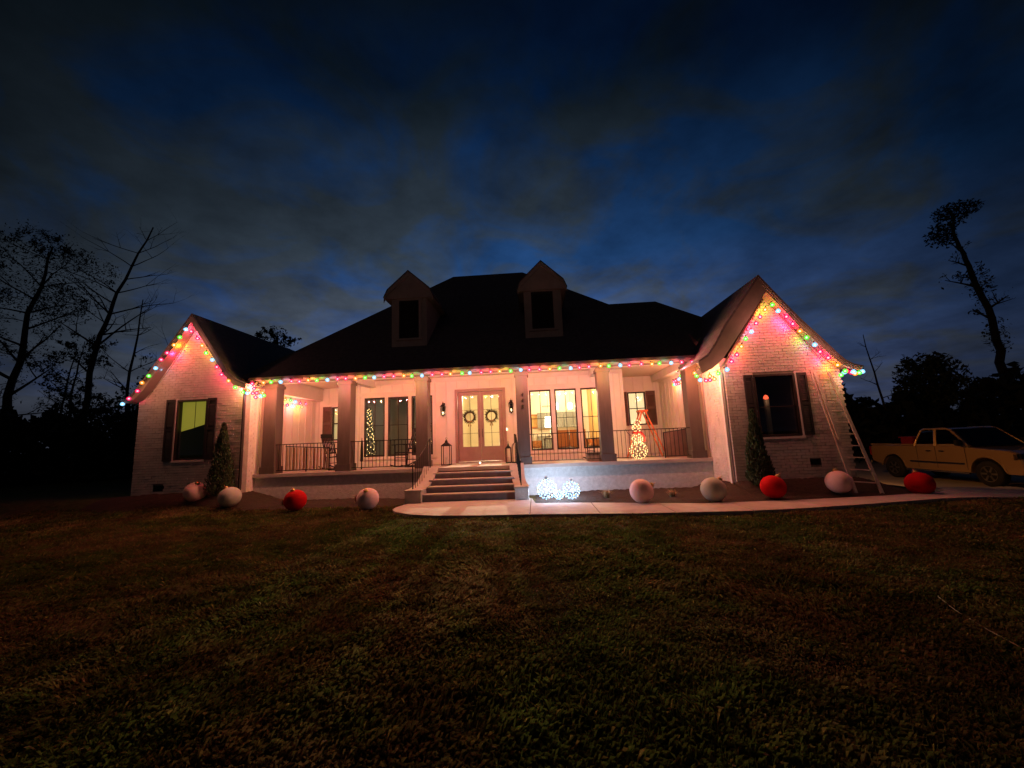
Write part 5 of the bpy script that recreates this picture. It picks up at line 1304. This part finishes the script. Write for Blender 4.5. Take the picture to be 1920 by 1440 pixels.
tree('tree crown poking above the roof valley', [(-22, 34, -.1), (-22.8, 34, 7), (-23.6, 34, 12.4)], .18, 8, 2.0, 2, 8, 10, G1, start=.75, leafsize=.12, crown=[((-23.6, 34, 12.2), (1.0, .9, .9), 220)])
tree('very tall lean pine with a tuft at its top, right of the house', [(28.5, 25, -.6), (28.2, 25, 4.4), (28.15, 25, 7.7), (27.55, 25, 11.2), (27.0, 25, 13.4), (27.2, 25, 15.0)],   .25, 14, 1.5, 1, 2, 11, G2, leafsize=.10, start=.4, crown=[((27.5, 25, 15.0), (1.3, 1.0, .5), 700), ((26.2, 25, 13.3), (.8, .7, .7), 450), ((26.8, 25, 14.2), (.9, .8, .5), 260), ((28.0, 25, 9.9), (.6, .6, 1.6), 350), ((28.3, 25, 6.8), (.7, .6, 1.3), 300)])
tree('round bushy tree beyond the truck', [(24.2, 25, -.6), (24.1, 25, 2.5), (24.0, 25, 5)], .2, 16, 1.9, 1, 16, 12, G2, leafsize=.13, crown=[((24.0, 25, 4.2), (1.9, 1.5, 1.7), 2200), ((23.2, 25, 3.2), (1.5, 1.2, 1.2), 900)])
tree('thin bare pole like tree right of the right gable', [(21.3, 25, -.6), (21.0, 25, 3.2), (20.55, 25, 7.2)], .1, 12, 1.2, 1, 0, 13, G2, start=.3)
tree('thin bare sapling beside the right gable', [(19.6, 27, -.6), (19.7, 27, 3), (19.5, 27, 5.8)], .08, 14, 1.3, 1, 0, 14, G2, start=.3)
# distant woods: reads as one black mass
def woods():
    rs = np.random.default_rng(5); n = 60000
    az = rs.uniform(-1.25, 1.2, n); D = rs.uniform(30, 44, n)
    h = np.where(az < 0, 3.9, 3.2) + .7 * np.sin(az * 23) + .5 * np.sin(az * 61 + 1) + .3 * np.sin(az * 141)
    h = h * D / 33
    z = -.8 + (h + .8) * rs.uniform(0, 1, n) ** .8
    c = np.stack([D * np.sin(az), D * np.cos(az), z], 1)
    a = rs.normal(0, 1, (n, 3)); a /= np.linalg.norm(a, axis=1)[:, None]; b = rs.normal(0, 1, (n, 3)); b /= np.linalg.norm(b, axis=1)[:, None]
    s = rs.uniform(.12, .42, n)[:, None]
    V = np.stack([c - a * s, c + b * s * .6, c + a * s, c - b * s * .6], 1)
    me = bpy.data.meshes.new('distant_woods'); me.vertices.add(4 * n); me.vertices.foreach_set('co', V.ravel())
    me.loops.add(4 * n); me.loops.foreach_set('vertex_index', np.arange(4 * n, dtype=np.int32))
    me.polygons.add(n); me.polygons.foreach_set('loop_start', np.arange(0, 4 * n, 4, dtype=np.int32)); me.polygons.foreach_set('loop_total', np.full(n, 4, np.int32)); me.update()
    o = link('distant_woods', me, mat('woods_leaves', (.012, .016, .008), .9, var=.4)); tag(o, 'black mass of distant woods along the horizon on both sides', 'woods', kind='stuff')
woods()
